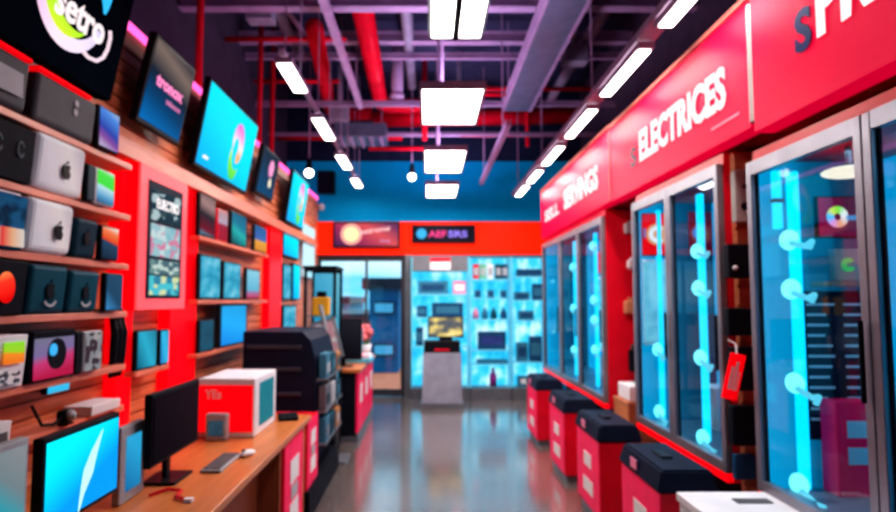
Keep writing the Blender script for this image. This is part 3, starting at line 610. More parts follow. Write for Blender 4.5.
# ------------------------------------------------------------------ front counter and what stands on it
t = thing('counter', 'long orange oak counter along the left wall', 'counter', (-1.36, 3.0, 0))
part('worktop', box(B(), -.44, .49, -1.9, 1.70, .71, .75, .006), OAK, t)
part('end_panel', box(B(), -.42, .46, 1.50, 1.61, 0, .709), OAK, t); part('end_panel', box(B(), -.42, .46, -.43, -.39, 0, .709), OAK, t)
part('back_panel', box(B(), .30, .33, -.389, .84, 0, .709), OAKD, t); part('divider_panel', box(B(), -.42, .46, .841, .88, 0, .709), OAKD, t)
PINKF = solid('pink red printed front', (.85, .02, .12), .4, 0, (1, .01, .1), .12)  # printed fronts carry a faint glow of their own to brighten them
def redbox(y0, y1, z0, z1, X, label):
    t = thing('storage_box', label, 'storage box', (X - .2, (y0 + y1) / 2, z0), PI / 2, group='red boxes by the counter'); w = (y1 - y0) / 2; H = z1 - z0
    part('carton', box(B(), -w, w, -.198, .2, 0, H, .006), RED, t); part('front_panel', box(B(), -w * .96, w * .96, -.203, -.1985, .01, H - .01), PINKF, t)
    for zz in (.2, .6): part('white_label', box(B(), -w * .45, w * .45, -.207, -.2035, H * zz, H * (zz + .22)), TXTD, t)
    part('grey_print', box(B(), -w * .35, w * .35, -.207, -.2035, H * .45, H * .57), GREY, t)
redbox(3.9, 4.47, .002, .69, -.885, 'red storage box with white labels tucked under the oak counter')
redbox(4.63, 5.07, .202, .705, -.885, 'red storage box with white labels between the counter and the black rack')
def monitor_at(X, px0, px1, pt, pb, *a, **k):
    py = (pt + pb) / 2; return monitor(X, Y(px0, py, X), Y(px1, py, X), at_x(px1, pb, X).z, at_x(px1, pt, X).z, *a, **k)
def monitor(X, y0, y1, z0, z1, label, scr, frame=BLACK, rim=.018, base=True, rz=PI / 2, cat='monitor', name='monitor', zt=.752):
    t = thing(name, label, cat, (X, (y0 + y1) / 2, zt), rz); w = (y1 - y0) / 2; a, b = z0 - zt, z1 - zt
    part('housing', box(B(), -w, w, 0, .035, a, b, .006), frame, t); part('screen', box(B(), -w + rim, w - rim, -.004, -.0005, a + rim, b - rim), scr, t)
    if base:
        part('stand', box(B(), -.025, .025, .036, .06, .012, a + .1, .006), frame, t); part('base', box(B(), -.11, .11, -.04, .12, 0, .012, .004), frame, t)
    return t, w, a, b
t, w, a, b = monitor_at(-1.21, 43, 119, 412, 490, 'large monitor with a bright cyan screen and white light streak', picture('cyan desktop', [(0, (.0, .32, .9)), (.4, (.0, .7, 1.0)), (.75, (.0, .88, 1.0)), (1, (.0, .6, .95))], 'grad', (-.45, 0, .8), 1.05))
st = part('light_streak', poly(B(), [(-.075, -.15), (-.06, -.06), (-.045, -.005), (.0, .05), (.075, .115), (.035, .03), (.01, -.03), (-.04, -.085)], -.008, .002), glow('white streak', (.55, .98, .95), 1.0), t, loc=(.03, 0, (a + b) / 2))
monitor(-1.27, Y(121, 450, -1.27), Y(145, 450, -1.27), .752, at_x(145, 419, -1.27).z, 'small silver framed monitor with a blue screen behind the cyan monitor', picture('steel blue desktop', [(0, (.01, .15, .35)), (1, (.03, .35, .6))]), GREY, .045, False)
monitor_at(-1.2, 152, 199, 379, 440, 'black monitor switched off beside the red and white carton', picture('switched off', [(0, (.012, .012, .02)), (1, (.035, .02, .03))], 'grad', (.6, 0, .4), 0.0, rough=.12))
t, w, a, b = monitor(-1.2, Y(-40, 480, -1.2), Y(28, 480, -1.2), .752, at_x(28, 437, -1.2).z, 'silver grey tablet display at the bottom left corner', picture('silver tablet', [(0, (.05, .2, .26)), (.4, (.25, .35, .4)), (.6, (.06, .5, .62)), (.75, (.28, .36, .4)), (1, (.4, .42, .45))], 'grad', (.3, 0, .7), .6), GREY, .02, False, name='tablet_display', cat='tablet')
# big red and white carton
p = at_z(254, 438, .75); q = at_z(280, 421, .75); l = at_y(197, 420, p.y)
t = thing('appliance_carton', 'large white carton with a red front and teal side window on the counter', 'box', ((p.x + l.x) / 2, p.y, .752)); w = (p.x - l.x) / 2; D = q.y - p.y; H = .36
part('carton', box(B(), -w, w, 0, D, 0, H, .006), WHITE, t); part('red_front', box(B(), -w + .004, w - .012, -.004, -.0005, .035, H - .04), REDG, t)
part('side_window', box(B(), w + .0005, w + .004, D * .2, D * .85, .05, H - .04), glow('teal print', (.0, .28, .36), .6), t)
text('YEs', .075, TXTD, t, -w + .05, -.007, H - .12, width=.1)
p = at_z(216, 441, .75); t = thing('speaker_box', 'little grey boxed gadget standing in front of the red carton face', 'box', (p.x, p.y - .01, .752))
part('case', box(B(), -.065, .065, 0, .06, 0, .16, .008), GREY, t); part('picture', box(B(), -.045, .045, -.004, -.0005, .03, .12), picture('gadget print', [(0, (.02, .03, .05)), (.5, (.05, .12, .18)), (1, (.2, .25, .3))], 'cloud', (3, 0, 0), .5, (4, 1, 4)), t)
p = at_z(233, 458, .755); t = thing('computer_mouse', 'white computer mouse on the oak counter', 'mouse', (p.x + .06, p.y + .06, .752), R(-30))
part('body', ball(B(), (0, 0, .014), .05, (.6, 1, .4)), WHITE, t, True); part('wheel', cyl(B(), (-.006, -.028, .032), (.006, -.028, .032), .008), CHAR, t)
p = at_z(170, 466, .755); t = thing('keyboard', 'small grey keyboard before the switched off monitor', 'keyboard', (-1.07, p.y + .05, .752), PI / 2)
part('base', box(B(), -.17, .17, -.05, .05, 0, .015, .004), GREY, t); part('keys', box(B(), -.155, .155, -.04, .04, .0155, .02), CHAR, t)
p = at_z(288, 418, .755); t = thing('card_terminal', 'black card terminal lying at the far end of the oak counter', 'terminal', (p.x, p.y, .752), R(15))
part('body', box(B(), -.07, .07, -.1, .1, 0, .025, .008), BLACK, t); part('screen', box(B(), -.05, .05, .02, .08, .0255, .028), TEALD, t)
p = at_z(163, 455, .755); t = thing('charging_cable', 'red charging cable curled on the counter by the dark monitor', 'cable', (-1.14, 2.78, .752))
part('lead', tube(B(), [(-.06, -.04, .008), (-.02, .05, .008), (.05, .03, .008), (.06, -.06, .008), (.12, -.1, .008)], .007, 8), RED, t, True); part('plug', box(B(), .115, .15, -.115, -.09, .0, .016), WHITE, t)

SB_ = solid('slate blue card', (.06, .2, .3), .5)
# ------------------------------------------------------------------ black rack
t = thing('gondola_rack', 'black slatted gondola rack at the end of the oak counter', 'rack', (-1.2, 5.1, 0))
part('plinth', box(B(), -.31, .34, -.485, 1.0, 0, .2), BLACKM, t)
part('body', poly(B(), [(-.31, .201), (.24, .201), (.29, .7), (.285, 1.1), (.24, 1.27), (.17, 1.34), (-.31, 1.34)], 0, .98), NAVY, t)
for z in (.42, .62, .82, 1.02, 1.2): part('slat', box(B(), -.28, .17, -.02, -.001, z, z + .035, .006), solid('grey slat', (.05, .055, .075), .4), t)
for z in (.42, .68, .94): part('side_shelf', box(B(), .29, .37, .02, .97, z, z + .015), STEEL, t)
GC = [('slate', SB_), ('teal', TEALB), ('copper', solid('copper card', (.45, .2, .08), .5)), ('grey', STEEL), ('navy', TEALD), ('silver', GREY)]
for zi, (z, nm) in enumerate(((.435, 'bottom'), (.695, 'middle'), (.955, 'top'))):
    for j in range(3):
        cn, cm = GC[(zi * 2 + j * (1 if zi != 1 else 2) + zi) % 6]
        o = thing('small_carton', '%s small carton on the %s side shelf of the black rack' % (cn, nm), 'box', (-.867, 5.27 + j * .3, z + .001), PI / 2)
        part('carton', box(B(), -.12, .12, -.03, .03, 0, .2 - .02 * j, .004), cm, o); part('print', box(B(), -.08, .08, -.033, -.0305, .04, .12), GC[(zi + j + 3) % 6][1], o)

# glass display case behind the rack
t = thing('glass_display_case', 'tall dark framed glass display case behind the black rack', 'display case', (-1.14, 6.54, 0))
bm = B()
for x in (-.17, .14):
    for y in (0, .47): box(bm, x, x + .03, y, y + .03, .3, 1.93)
for z in (.3, 1.9): box(bm, -.139, .139, 0, .03, z, z + .03); box(bm, -.139, .139, .47, .5, z, z + .03)
part('frame', bm, BLACK, t); part('cabinet_base', box(B(), -.17, .17, 0, .5, 0, .299), BLACK, t); part('top_cap', box(B(), -.18, .18, -.01, .51, 1.931, 1.96), BLACK, t)
part('back_panel', box(B(), -.139, .139, .45, .465, .33, 1.9), picture('blue backlit panel', [(0, (.01, .15, .3)), (.6, (.05, .4, .6)), (1, (.2, .6, .75))], 'grad', (.2, 0, .8), .8), t)
part('glass_pane', box(B(), -.139, .139, .01, .015, .33, 1.9), GLASSF, t)
for z in (1.0, 1.42): part('glass_shelf', box(B(), -.138, .138, .03, .44, z, z + .012), solid('green glass edge', (.1, .3, .35), .2), t)
p = at_y(307, 308, 6.6); t = thing('orange_packet', 'orange packet with a dark cap on the display case shelf', 'packet', (-1.16, 6.78, 1.433))
part('packet', box(B(), -.09, .09, -.06, .06, 0, .2, .02), solid('amber card', (.85, .32, .03), .45, 0, (.9, .3, .02), .3), t); part('cap', box(B(), -.05, .05, -.04, .04, .201, .26, .01), BLACK, t)
t = thing('white_packet', 'white and pink packet on the lower display case shelf', 'packet', (-1.18, 6.8, 1.013))
part('packet', box(B(), -.07, .07, -.05, .05, 0, .2, .01), WHITE, t); part('pink_label', box(B(), -.05, .05, -.053, -.0505, .05, .14), solid('rose print', (.8, .1, .2), .5), t)
# leaflet stand leaning in the aisle behind the rack
t = thing('leaflet_stand', 'grey leaning leaflet stand between the black rack and the second counter', 'stand', (-.92, 6.3, 0))
part('foot', box(B(), -.12, .12, -.15, .2, 0, .03), STEEL, t)
part('post', tube(B(), [(0, .05, .03), (-.02, .05, .9), (-.18, .05, 1.55)], .022, 10), STEEL, t, True)
part('leaflet_tray', box(B(), -.13, .13, -.02, .02, 0, .42, .006), STEEL, t, loc=(-.05, -.0, 1.0), rot=(R(-12), R(-16), 0))
part('leaflet', box(B(), -.1, .1, -.03, -.022, .06, .38), picture('leaflet print', [(0, (.5, .3, .35)), (.5, (.55, .6, .65)), (1, (.1, .3, .4))], 'blocks', (0, 0, 0), 0, (3, 1, 5), True), t, loc=(-.05, -.0, 1.0), rot=(R(-12), R(-16), 0))

# ------------------------------------------------------------------ second counter
t = thing('service_counter', 'dark service counter with an oak top before the glass door', 'counter', (-1.12, 7.1, 0))
part('worktop', box(B(), -.34, .36, -.04, 1.9, .78, .82, .006), OAK, t); part('carcass', box(B(), -.32, .3, .0, 1.86, .08, .779), BLACKM, t); part('plinth', box(B(), -.32, .33, .02, 1.85, 0, .079), STEEL, t)
part('front_insert', box(B(), -.2, -.03, -.008, -.001, .3, .72), RED, t)
for i in range(3): part('side_panel', box(B(), .301, .33, .03 + i * .62, .6 + i * .62, .1, .77), PINKF, t)
for i in range(3): part('white_label', box(B(), .3305, .335, .2 + i * .62, .45 + i * .62, .4, .62), TXTD, t)
t, w, a, b = monitor(0, -.22, .22, .90, 1.38, 'black till screen turned from view on the service counter', picture('till back', [(0, (.01, .012, .02)), (1, (.03, .035, .05))], 'grad', (0, 0, 1), 0), BLACK, .02, True, 0, 'monitor', 'till_screen', .822)
t.location = (-1.0, 7.35, .822)
t = thing('flower_pot', 'pink flowers in a pale pot on the service counter', 'plant', (-.87, 8.75, .822))
part('pot', cyl(B(), (0, 0, 0), (0, 0, .16), .06, 18, .08), WHITE, t, True); bm = B()
for i in range(14): ball(bm, (random.uniform(-.1, .1), random.uniform(-.1, .1), .24 + random.uniform(0, .16)), .05)
part('blossoms', bm, solid('rose petals', (.75, .2, .22), .6), t, True); part('stems', cyl(B(), (0, 0, .15), (0, 0, .28), .035), solid('green stem', (.05, .2, .06), .6), t)
t = thing('leaflet_tray', 'pale blue tray of red and white leaflets at the counter edge', 'tray', (-.86, 7.9, .822))
part('tray', box(B(), -.2, .16, -.2, .2, 0, .06, .01), solid('sky plastic', (.15, .5, .7), .4), t); part('leaflets', box(B(), -.16, .14, -.17, .17, .0605, .1), picture('leaflet stack', [(0, (.8, .8, .85)), (.5, (.75, .1, .2)), (1, (.8, .8, .85))], 'grad', (1, 0, 0), 0), t, rot=(0, 0, .0))
t = thing('cyan_display_stand', 'cyan acrylic price stand behind the pink flowers', 'stand', (-1.0, 8.4, .822))
part('foot', box(B(), -.1, .1, -.05, .05, 0, .012), GREY, t); part('card', box(B(), -.12, .12, -.006, .006, .0125, .4), glow('aqua card', (.1, .5, .7), .7), t)

# ------------------------------------------------------------------ back wall: signs, lit shelving, kiosk
def wall_sign(q, name, label, scr):
    a, b = at_y(q[0], q[3], YB - .1), at_y(q[1], q[2], YB - .1)
    t = thing(name, label, 'sign', ((a.x + b.x) / 2, YB - .055, a.z)); w = (b.x - a.x) / 2; H = b.z - a.z
    part('case', box(B(), -w, w, -.08, 0, 0, H, .008), BLACK, t); part('face', box(B(), -w + .03, w - .03, -.084, -.0805, .03, H - .03), scr, t)
    return t, w, H
t, w, H = wall_sign((333, 400, 222, 248), 'wall_sign', 'wide back wall sign with a glowing orange sun over the glass door', picture('sunset sign', [(0, (.05, .02, .10)), (.35, (.35, .03, .12)), (.7, (.75, .1, .12)), (1, (.2, .05, .15))], 'grad', (.7, 0, .4), .9))
part('sun_halo', disc(B(), 0, 0, .18, -.088, .003), glow('rose halo', (.95, .4, .35), 1.0), t, loc=(-.25, 0, H * .52)); part('sun_disc', disc(B(), 0, 0, .12, -.092, .003), glow('yellow sun', (1, .75, .35), 1.3), t, loc=(-.25, 0, H * .52))
text('setrone', .13, glow('salmon script', (1, .6, .6), 1.1), t, -.12, -.092, H * .5, fat=.01, shear=.35, width=.52, rot=R(8)); text('shop', .07, glow('mauve script', (.6, .3, .6), .9), t, .22, -.092, H * .22, width=.18)
t, w, H = wall_sign((412, 475, 225, 243), 'wall_sign', 'black neon sign reading AEFSRS with a blue disc on the red fascia', solid('sign black', (.008, .008, .02), .3))
part('disc_emblem', disc(B(), 0, 0, .085, -.088, .003), glow('azure emblem', (.03, .45, .9), 1.0), t, loc=(-w + .16, 0, H / 2)); text('AEF', .15, glow('neon pink letters', (1, .05, .3), 1.0), t, -w + .28, -.088, H / 2 - .055, fat=.03, width=.3); text('SRS', .15, glow('neon violet letters', (.35, .25, 1), 1.0), t, -w + .6, -.088, H / 2 - .055, fat=.03, width=.32)

BF = YB - .34   # front plane of the lit shelving
ICE = picture('ice blue backlight', [(.3, (.0, .36, .72)), (.5, (.06, .62, .92)), (.72, (.7, .95, 1.0))], 'cloud', (0, 0, 0), 1.1, (3, 1, 6))
EDGE = solid('pale blue shelf', (.2, .6, .75), .4, 0, (.05, .5, .7), .25)
zt = at_y(430, 257, BF).z; zb0 = at_y(430, 388, BF).z
def bay(px0, px1, label, shelves, header=False):
    x0, x1 = at_y(px0, 320, BF).x, at_y(px1, 320, BF).x; w = (x1 - x0) / 2; xc = (x0 + x1) / 2
    t = thing('lit_shelving', label, 'shelving', (xc, YB - .005, 0), group='lit shelving on the back wall')
    part('plinth', box(B(), -w, w, -.34, 0, 0, zb0), STEEL, t); part('back_panel', box(B(), -w + .02, w - .02, -.03, 0, zb0 + .001, zt), ICE, t)
    for s in (-1, 1): part('side_panel', box(B(), s * w, s * (w - .019), -.335, 0, zb0 + .001, zt), EDGE, t)
    for py in shelves:
        z = at_y(430, py, BF).z; part('shelf', box(B(), -w + .021, w - .021, -.33, -.031, z - .02, z), EDGE, t)
    if header:
        z = at_y(430, 271, BF).z; part('header', box(B(), -w + .021, w - .021, -.345, -.032, z, zt), STEEL, t)
        h = part('badge', box(B(), -.16, .17, -.352, -.3455, z + .02, zt - .01), WHITE, t); part('red_band', box(B(), -.16, .17, -.356, -.3525, zt - .075, zt - .01), RED, h)
    part('top_panel', box(B(), -w, w, -.34, 0, zt + .001, zt + .02), STEEL, t)
    return t
bay(411, 469, 'lit cyan shelving bay with a dark header and red badge', (294, 317, 346), True)
bay(470, 511, 'lit cyan shelving bay with coloured boxes on its top shelf', (279, 298, 319, 350, 364))
bay(512, 546, 'lit cyan shelving bay next to the right hand cabinets', (276, 300, 320, 362))
def good(px0, px1, py0, py1, shelf, name, cat, label, mat, detail=None, dep=.12, round_=False):
    a, b = at_y(px0, py1, BF + .06), at_y(px1, py0, BF + .06); zs = at_y(430, shelf, BF).z + .001
    w = (b.x - a.x) / 2; H = max(.04, b.z - a.z)
    t = thing(name, label, cat, ((a.x + b.x) / 2, BF + .07, zs))
    if round_:
        part('body', tube(B(), [(0, .05, 0), (0, .05, H * .6), (0, .05, H * .8), (0, .05, H)], [w, w, w * .4, w * .4], 14), mat, t, True)
    else:
        part('body', box(B(), -w, w, 0, dep, 0, H, .008), mat, t)
    if detail: part('front_print', box(B(), -w * .75, w * .75, -.004, -.0005, H * .25, H * .75), detail, t)
    return t
DB = solid('ink blue plastic', (.02, .08, .18), .4); SB = solid('slate blue plastic', (.05, .2, .32), .4); PK = solid('pink card', (.8, .25, .4), .5); GN = solid('green card', (.15, .5, .3), .5)
good(418, 448, 281, 294, 294, 'soundbar', 'speaker', 'long dark soundbar on the top shelf under the dark header', SB, DB); good(453, 466, 281, 294, 294, 'gift_box', 'box', 'pink box beside the soundbar under the dark header', PK, WHITE)
good(417, 427, 306, 317, 317, 'game_console', 'console', 'small dark console on the second shelf of the badge bay', DB, SB); good(432, 463, 303, 317, 317, 'audio_receiver', 'receiver', 'wide dark receiver on the second shelf of the badge bay', DB, SB)
good(416, 423, 328, 346, 346, 'desk_speaker', 'speaker', 'small dark speaker left of the kiosk screen', DB, SB)
for i, (px, m, n) in enumerate(((473, RED, 'red'), (480, GN, 'green'), (487.5, WHITE, 'white'), (495.5, TEALB, 'teal'), (502, DB, 'navy'))): good(px, px + 6, 264, 279, 279, 'product_box', 'box', n + ' upright box on the top shelf of the middle lit bay', m, GREY)
for i, (px, n) in enumerate(((475, 'leftmost'), (488, 'middle'), (501, 'rightmost'))): good(px, px + 6, 290, 298, 298, 'camera', 'camera', n + ' of three dark cameras on the second shelf of the middle bay', SB, DB)
for i, (px, m, n) in enumerate(((473, PK, 'pink'), (482, SB, 'slate blue'), (491, TEALB, 'teal'), (501, DB, 'navy'))): good(px, px + 6, 308, 319, 319, 'canister', 'canister', n + ' canister on the third shelf of the middle bay', m, None, .1, True)
good(478, 506, 331, 349, 350, 'display_television', 'television', 'small dark television on the middle lit bay', DB, picture('tv picture', [(0, (.01, .03, .12)), (.6, (.04, .06, .25)), (1, (.02, .1, .2))], 'cloud', (0, 0, 0), .8, (2, 1, 2)), .06)
good(477, 508, 360, 364, 364, 'flat_player', 'player', 'flat slate player under the small dark television', SB); good(490, 497, 370, 388, 387.0, 'tall_bottle', 'bottle', 'purple bottle at the foot of the middle lit bay', solid('purple glass', (.3, .05, .3), .3), None, .1, True)
good(517, 542, 269, 276, 276, 'flat_player', 'player', 'flat dark player on the top shelf of the right lit bay', DB); good(515, 530, 292, 300, 300, 'game_console', 'console', 'low slate console on the second shelf of the right lit bay', SB, DB); good(533, 543, 284, 300, 300, 'desk_speaker', 'speaker', 'upright dark speaker on the second shelf of the right lit bay', DB, SB)
good(519, 534, 311, 320, 320, 'audio_receiver', 'receiver', 'small slate receiver on the third shelf of the right lit bay', SB, DB); good(517, 528, 343, 362, 362, 'desk_speaker', 'speaker', 'slate speaker on the fourth shelf of the right lit bay', SB, DB); good(530, 542, 337, 362, 362, 'coffee_machine', 'machine', 'dark coffee machine on the fourth shelf of the right lit bay', DB, SB); good(518, 540, 378, 388, 387.0, 'printer', 'printer', 'low slate printer at the foot of the right lit bay', SB, WHITE)

ky = 9.25; p = at_y(442, 300, ky)
t = thing('kiosk', 'pale grey kiosk with a black top before the lit back shelving', 'kiosk', (p.x, ky, 0))
bm = B(); box(bm, -.30, .30, 0, .4, .08, .82)
for v in bm.verts:
    if v.co.z > .5: v.co.x *= .93
part('body', bm, solid('kiosk grey', (.34, .36, .45), .35), t); part('foot', box(B(), -.32, .32, -.02, .42, 0, .079), STEEL, t); part('top_box', box(B(), -.27, .27, .01, .39, .821, .99, .01), BLACK, t); part('red_label', box(B(), -.11, .11, .004, .0095, .85, .88), RED, t)
t = thing('kiosk_screen', 'small screen with a glowing yellow picture on the kiosk', 'screen', (p.x + .06, ky + .2, .991))
part('housing', box(B(), -.27, .27, 0, .04, .04, .36, .01), BLACK, t); part('foot', box(B(), -.1, .1, -.03, .08, 0, .039), BLACK, t)
part('screen', box(B(), -.25, .25, -.004, -.0005, .06, .34), picture('sunny picture', [(0, (.03, .12, .25)), (.45, (.15, .15, .15)), (.6, (.95, .75, .25)), (1, (1, .95, .7))], 'cloud', (.2, 0, .1), .9, (2.2, 1, 2.2)), t)

# ------------------------------------------------------------------ right side: lit cabinets
XF = 1.65
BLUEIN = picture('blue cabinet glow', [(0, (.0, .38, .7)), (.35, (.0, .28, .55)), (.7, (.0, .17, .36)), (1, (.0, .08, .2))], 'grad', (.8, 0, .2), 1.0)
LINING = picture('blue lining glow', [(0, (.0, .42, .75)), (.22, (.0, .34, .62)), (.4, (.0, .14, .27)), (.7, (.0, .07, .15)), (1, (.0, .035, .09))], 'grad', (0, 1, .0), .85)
def cabinet(yfar, ynear, doors, z0, z1, label, cols, glb, near_wood=False):
    """doors: world y of the door boundaries from far to near"""
    W = yfar - ynear; t = thing('glass_cabinet', label, 'cabinet', (XF, yfar, 0), -PI / 2, group='lit glass cabinets on the right'); D = .6
    bm = B(); box(bm, 0, .03, .0, D, z0 - .05, z1 + .06); box(bm, W - .03, W, .0, D, z0 - .05, z1 + .06); box(bm, .03, W - .03, .0, D, z0 - .05, z0); box(bm, .03, W - .03, .0, D, z1, z1 + .06)
    part('carcass', bm, RED if not near_wood else RED, t); part('toe_base', box(B(), .1, W - .1, .25, D, 0, z0 - .051), BLACKM, t)
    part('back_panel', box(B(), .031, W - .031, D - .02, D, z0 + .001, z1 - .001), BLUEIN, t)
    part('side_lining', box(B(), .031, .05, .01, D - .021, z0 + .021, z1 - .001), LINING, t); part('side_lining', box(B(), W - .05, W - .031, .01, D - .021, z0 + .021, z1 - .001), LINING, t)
    part('base_trim', box(B(), 0, W, -.035, -.001, z0 - .05, z0 - .004, .004), REDG, t)
    il = arealamp(t, 'cabinet fill', W * .8, .2, 4, (.6, .85, 1.0), z1 - .02, .3); il.location.x = W / 2  # fill light added to brighten the cabinet contents
    part('interior_floor', box(B(), .031, W - .031, .06, D - .021, z0 + .001, z0 + .02), solid('steel shelf blue', (.1, .2, .28), .3, .3), t)
    for i in range(len(doors) - 1):
        a, b = yfar - doors[i] + .003, yfar - doors[i + 1] - .003; fr = .045
        bm = B(); box(bm, a, a + fr, -.04, -.001, z0, z1, .004); box(bm, b - fr, b, -.04, -.001, z0, z1, .004); box(bm, a + fr, b - fr, -.038, -.002, z0, z0 + fr * 1.2); box(bm, a + fr, b - fr, -.038, -.002, z1 - fr * 1.5, z1)
        d = part('door', bm, SILVER, t); part('glass', box(B(), a + fr, b - fr, -.024, -.018, z0 + fr, z1 - fr), GLASSF, d)
        part('gasket', box(box(B(), a + fr, a + fr + .012, -.016, -.006, z0 + fr, z1 - fr), b - fr - .012, b - fr, -.016, -.006, z0 + fr, z1 - fr), BLACKM, d)
        part('handle', cyl(B(), (b - .02, -.06, z0 + .55), (b - .02, -.06, z0 + .85), .009, 10), BLACK, d)
    for f, gl in zip(cols, glb):
        c = part('light_column', box(B(), f - .036, f + .036, .13, .16, z0 + .03, z1 - .06, .01), LED, t)
        for z in gl:
            g = part('globe_lamp', ball(B(), (f, .118, z), .05, (1.2, .7, 1.0)), GLOBE, c, True)
            part('bracket_arm', tube(B(), [(f + .05, .1, z - .02), (f + .16, .1, z - .045), (f + .24, .08, z - .03), (f + .25, .06, z - .06)], .014, 8), glow('ice arm', (.15, .65, .8), 1.0), c, True)
    return t
def fx(px, py=300): return at_x(px, py, XF).y
def gx(px): return at_x(px, 300, XF + .14).y
def gz(px, *ys): return [at_x(px, y, XF + .118).z for y in ys]
u1f, u1n = 8.75, fx(607)
cabinet(u1f, u1n, [u1f, 7.6, 6.68, u1n], .66, 2.38, 'three door lit glass cabinet farthest down the right side', [u1f - gx(554), u1f - gx(575), u1f - gx(596)], [(1.2, 1.9), (1.0, 1.5, 2.0), gz(596, 245, 300, 320, 350)])
u2f, u2n = fx(638), fx(728)
mid2 = fx(675)
cabinet(u2f, u2n, [u2f, mid2, u2n], .665, 2.36, 'double door lit glass cabinet in the middle of the right side', [u2f - gx(659), u2f - gx(702)], [gz(660, 350, 412), gz(698, 251, 288, 357, 435)])
u3f, u3n = fx(758), 1.2
mid3 = fx(880)
c3 = cabinet(u3f, u3n, [u3f, mid3, u3n], .675, 2.29, 'large lit glass cabinet closest to the camera on the right', [u3f - gx(796), u3f - mid3 + .4], [gz(795, 239, 289, 383, 482), (1.2, 1.8)])
# things and reflection stand-ins inside the cabinets (facing the aisle)
def inner(y, x, z, w, H, name, cat, label, mat, dep=.04, detail=None):
    t = thing(name, label, cat, (x, y, z), -PI / 2)
    part('body', box(B(), -w, w, 0, dep, 0, H, .004), mat, t)
    if detail: part('face', box(B(), -w * .92, w * .92, -.004, -.0005, H * .04, H * .96), detail, t)
    return t
yl = u3f - .052
def innerf(yw, q, name, cat, label, mat, dep=.03, detail=None, zb=None):
    """flat thing against the far side lining, facing the camera; q = left, right, top, bottom seen from the camera"""
    a, b = at_y(q[0], q[3], yw - dep), at_y(q[1], q[2], yw - dep); z = a.z if zb is None else zb
    t = thing(name, label, cat, ((a.x + b.x) / 2, yw, z)); w = (b.x - a.x) / 2; H = b.z - z
    part('body', box(B(), -w, w, -dep, -.0005, 0, H, .004), mat, t)
    if detail: part('face', box(B(), -w * .94, w * .94, -dep - .004, -dep - .0005, H * .04, H * .96), detail, t)
    return t, w, H
t, w, H = innerf(yl, (806, 877, 291, 440), 'wall_mounted_price_board', 'board', 'dark board of white text lines inside the nearest cabinet', NAVY, .02)
lines = solid('pale text ink', (.35, .5, .6), .5, 0, (.25, .45, .55), .16)
tw = [.8, .55, .62, .5, .7, .75, .66, .58, .72, .5, .64, .7]
for s_, x0 in ((0, -w * .85), (1, w * .1)):
    bm = B()
    for i in range(12): box(bm, x0, x0 + w * .9 * tw[(i + 5 * s_) % 12], -.024, -.0205, H * (.9 - i * .07), H * (.917 - i * .07))
    part('text_block', bm, lines, t)
t, w, H = innerf(yl - .024, (838, 876, 402, 458), 'storage_carton', 'box', 'red carton with two white labels inside the nearest cabinet', PINKF, .12, None, .698)
for z in (.34, .62): part('white_label', box(B(), -w * .5, w * .7, -.124, -.1205, H * z, H * (z + .18)), TXTD, t)
t, w, H = innerf(yl, (818, 872, 196, 238), 'wall_mounted_sign_reflection', 'screen', 'reflected red sign with a rainbow ring, built inside the nearest cabinet', BLACK, .03, picture('crimson reflection', [(0, (.4, .0, .08)), (.5, (.12, .01, .06)), (1, (.03, .02, .1))], 'grad', (1, 0, 0), .8))  # glowing panel stands in for a sign reflected in the glass
part('ring_emblem', arc(B(), .035, 0, R(360), lambda q: .018, -.038, .003, 32), SWIRL, t, loc=(-w * .3, 0, H * .5)); text('setro', .05, glow('blue letters', (.05, .35, .7), .9), t, -w * .02, -.038, H * .42, width=w * .8)
t, w, H = innerf(yl, (836, 860, 249, 281), 'boxed_gadget', 'box', 'small beige boxed gadget with a green swirl inside the nearest cabinet', solid('beige card', (.5, .4, .38), .5), .05)
part('swirl', arc(B(), .022, R(40), R(330), lambda q: .012, -.055, .003, 24), glow('green swirl', (.05, .5, .15), .8), t, loc=(0, 0, H * .5))
t, w, H = innerf(yl, (826, 878, 281.5, 286), 'wall_mounted_shelf_board', 'shelf', 'thin copper shelf board above the dark text board inside the nearest cabinet', solid('copper board', (.45, .25, .2), .5), .12)
t = thing('wall_light_tube', 'short bright cyan light tube at the upper left inside the nearest cabinet', 'light', at_y(778, 229, yl - .015))
part('tube', box(B(), -.02, .02, -.015, .017, 0, .29, .006), LED, t); part('clip', box(B(), -.024, .024, -.018, .016, .13, .15), STEEL, t)
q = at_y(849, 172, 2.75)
t = thing('ceiling_light_reflection', 'warm glowing oval built as a ceiling light reflection in the nearest cabinet', 'reflection', q)  # glowing oval added in place of the ceiling light's reflection
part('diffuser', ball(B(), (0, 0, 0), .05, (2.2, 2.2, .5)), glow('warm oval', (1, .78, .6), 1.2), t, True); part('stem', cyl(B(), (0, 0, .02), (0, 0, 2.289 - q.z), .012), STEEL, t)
yl2 = u2f - .052
t, w, H = innerf(yl2, (643, 671, 213, 256), 'wall_mounted_logo_reflection', 'panel', 'reflected red sign with a round orange letter C logo, built into the double door cabinet', RED, .03, REDG)  # back sign's reflection in the door glass, built as a glowing panel
part('logo_disc', disc(B(), 0, 0, .085, -.038, .003), glow('amber disc', (.9, .4, .2), .9), t, loc=(0, 0, H * .5)); part('letter_ring', arc(B(), .05, R(50), R(310), lambda q: .016, -.042, .003, 28), TXTW, t, loc=(0, 0, H * .5))
for sx_ in (-1, 1): part('blue_bar', box(B(), sx_ * w * .95, sx_ * .09, -.037, -.0345, H * .42, H * .64), glow('blue bar', (.05, .25, .6), .8), t)
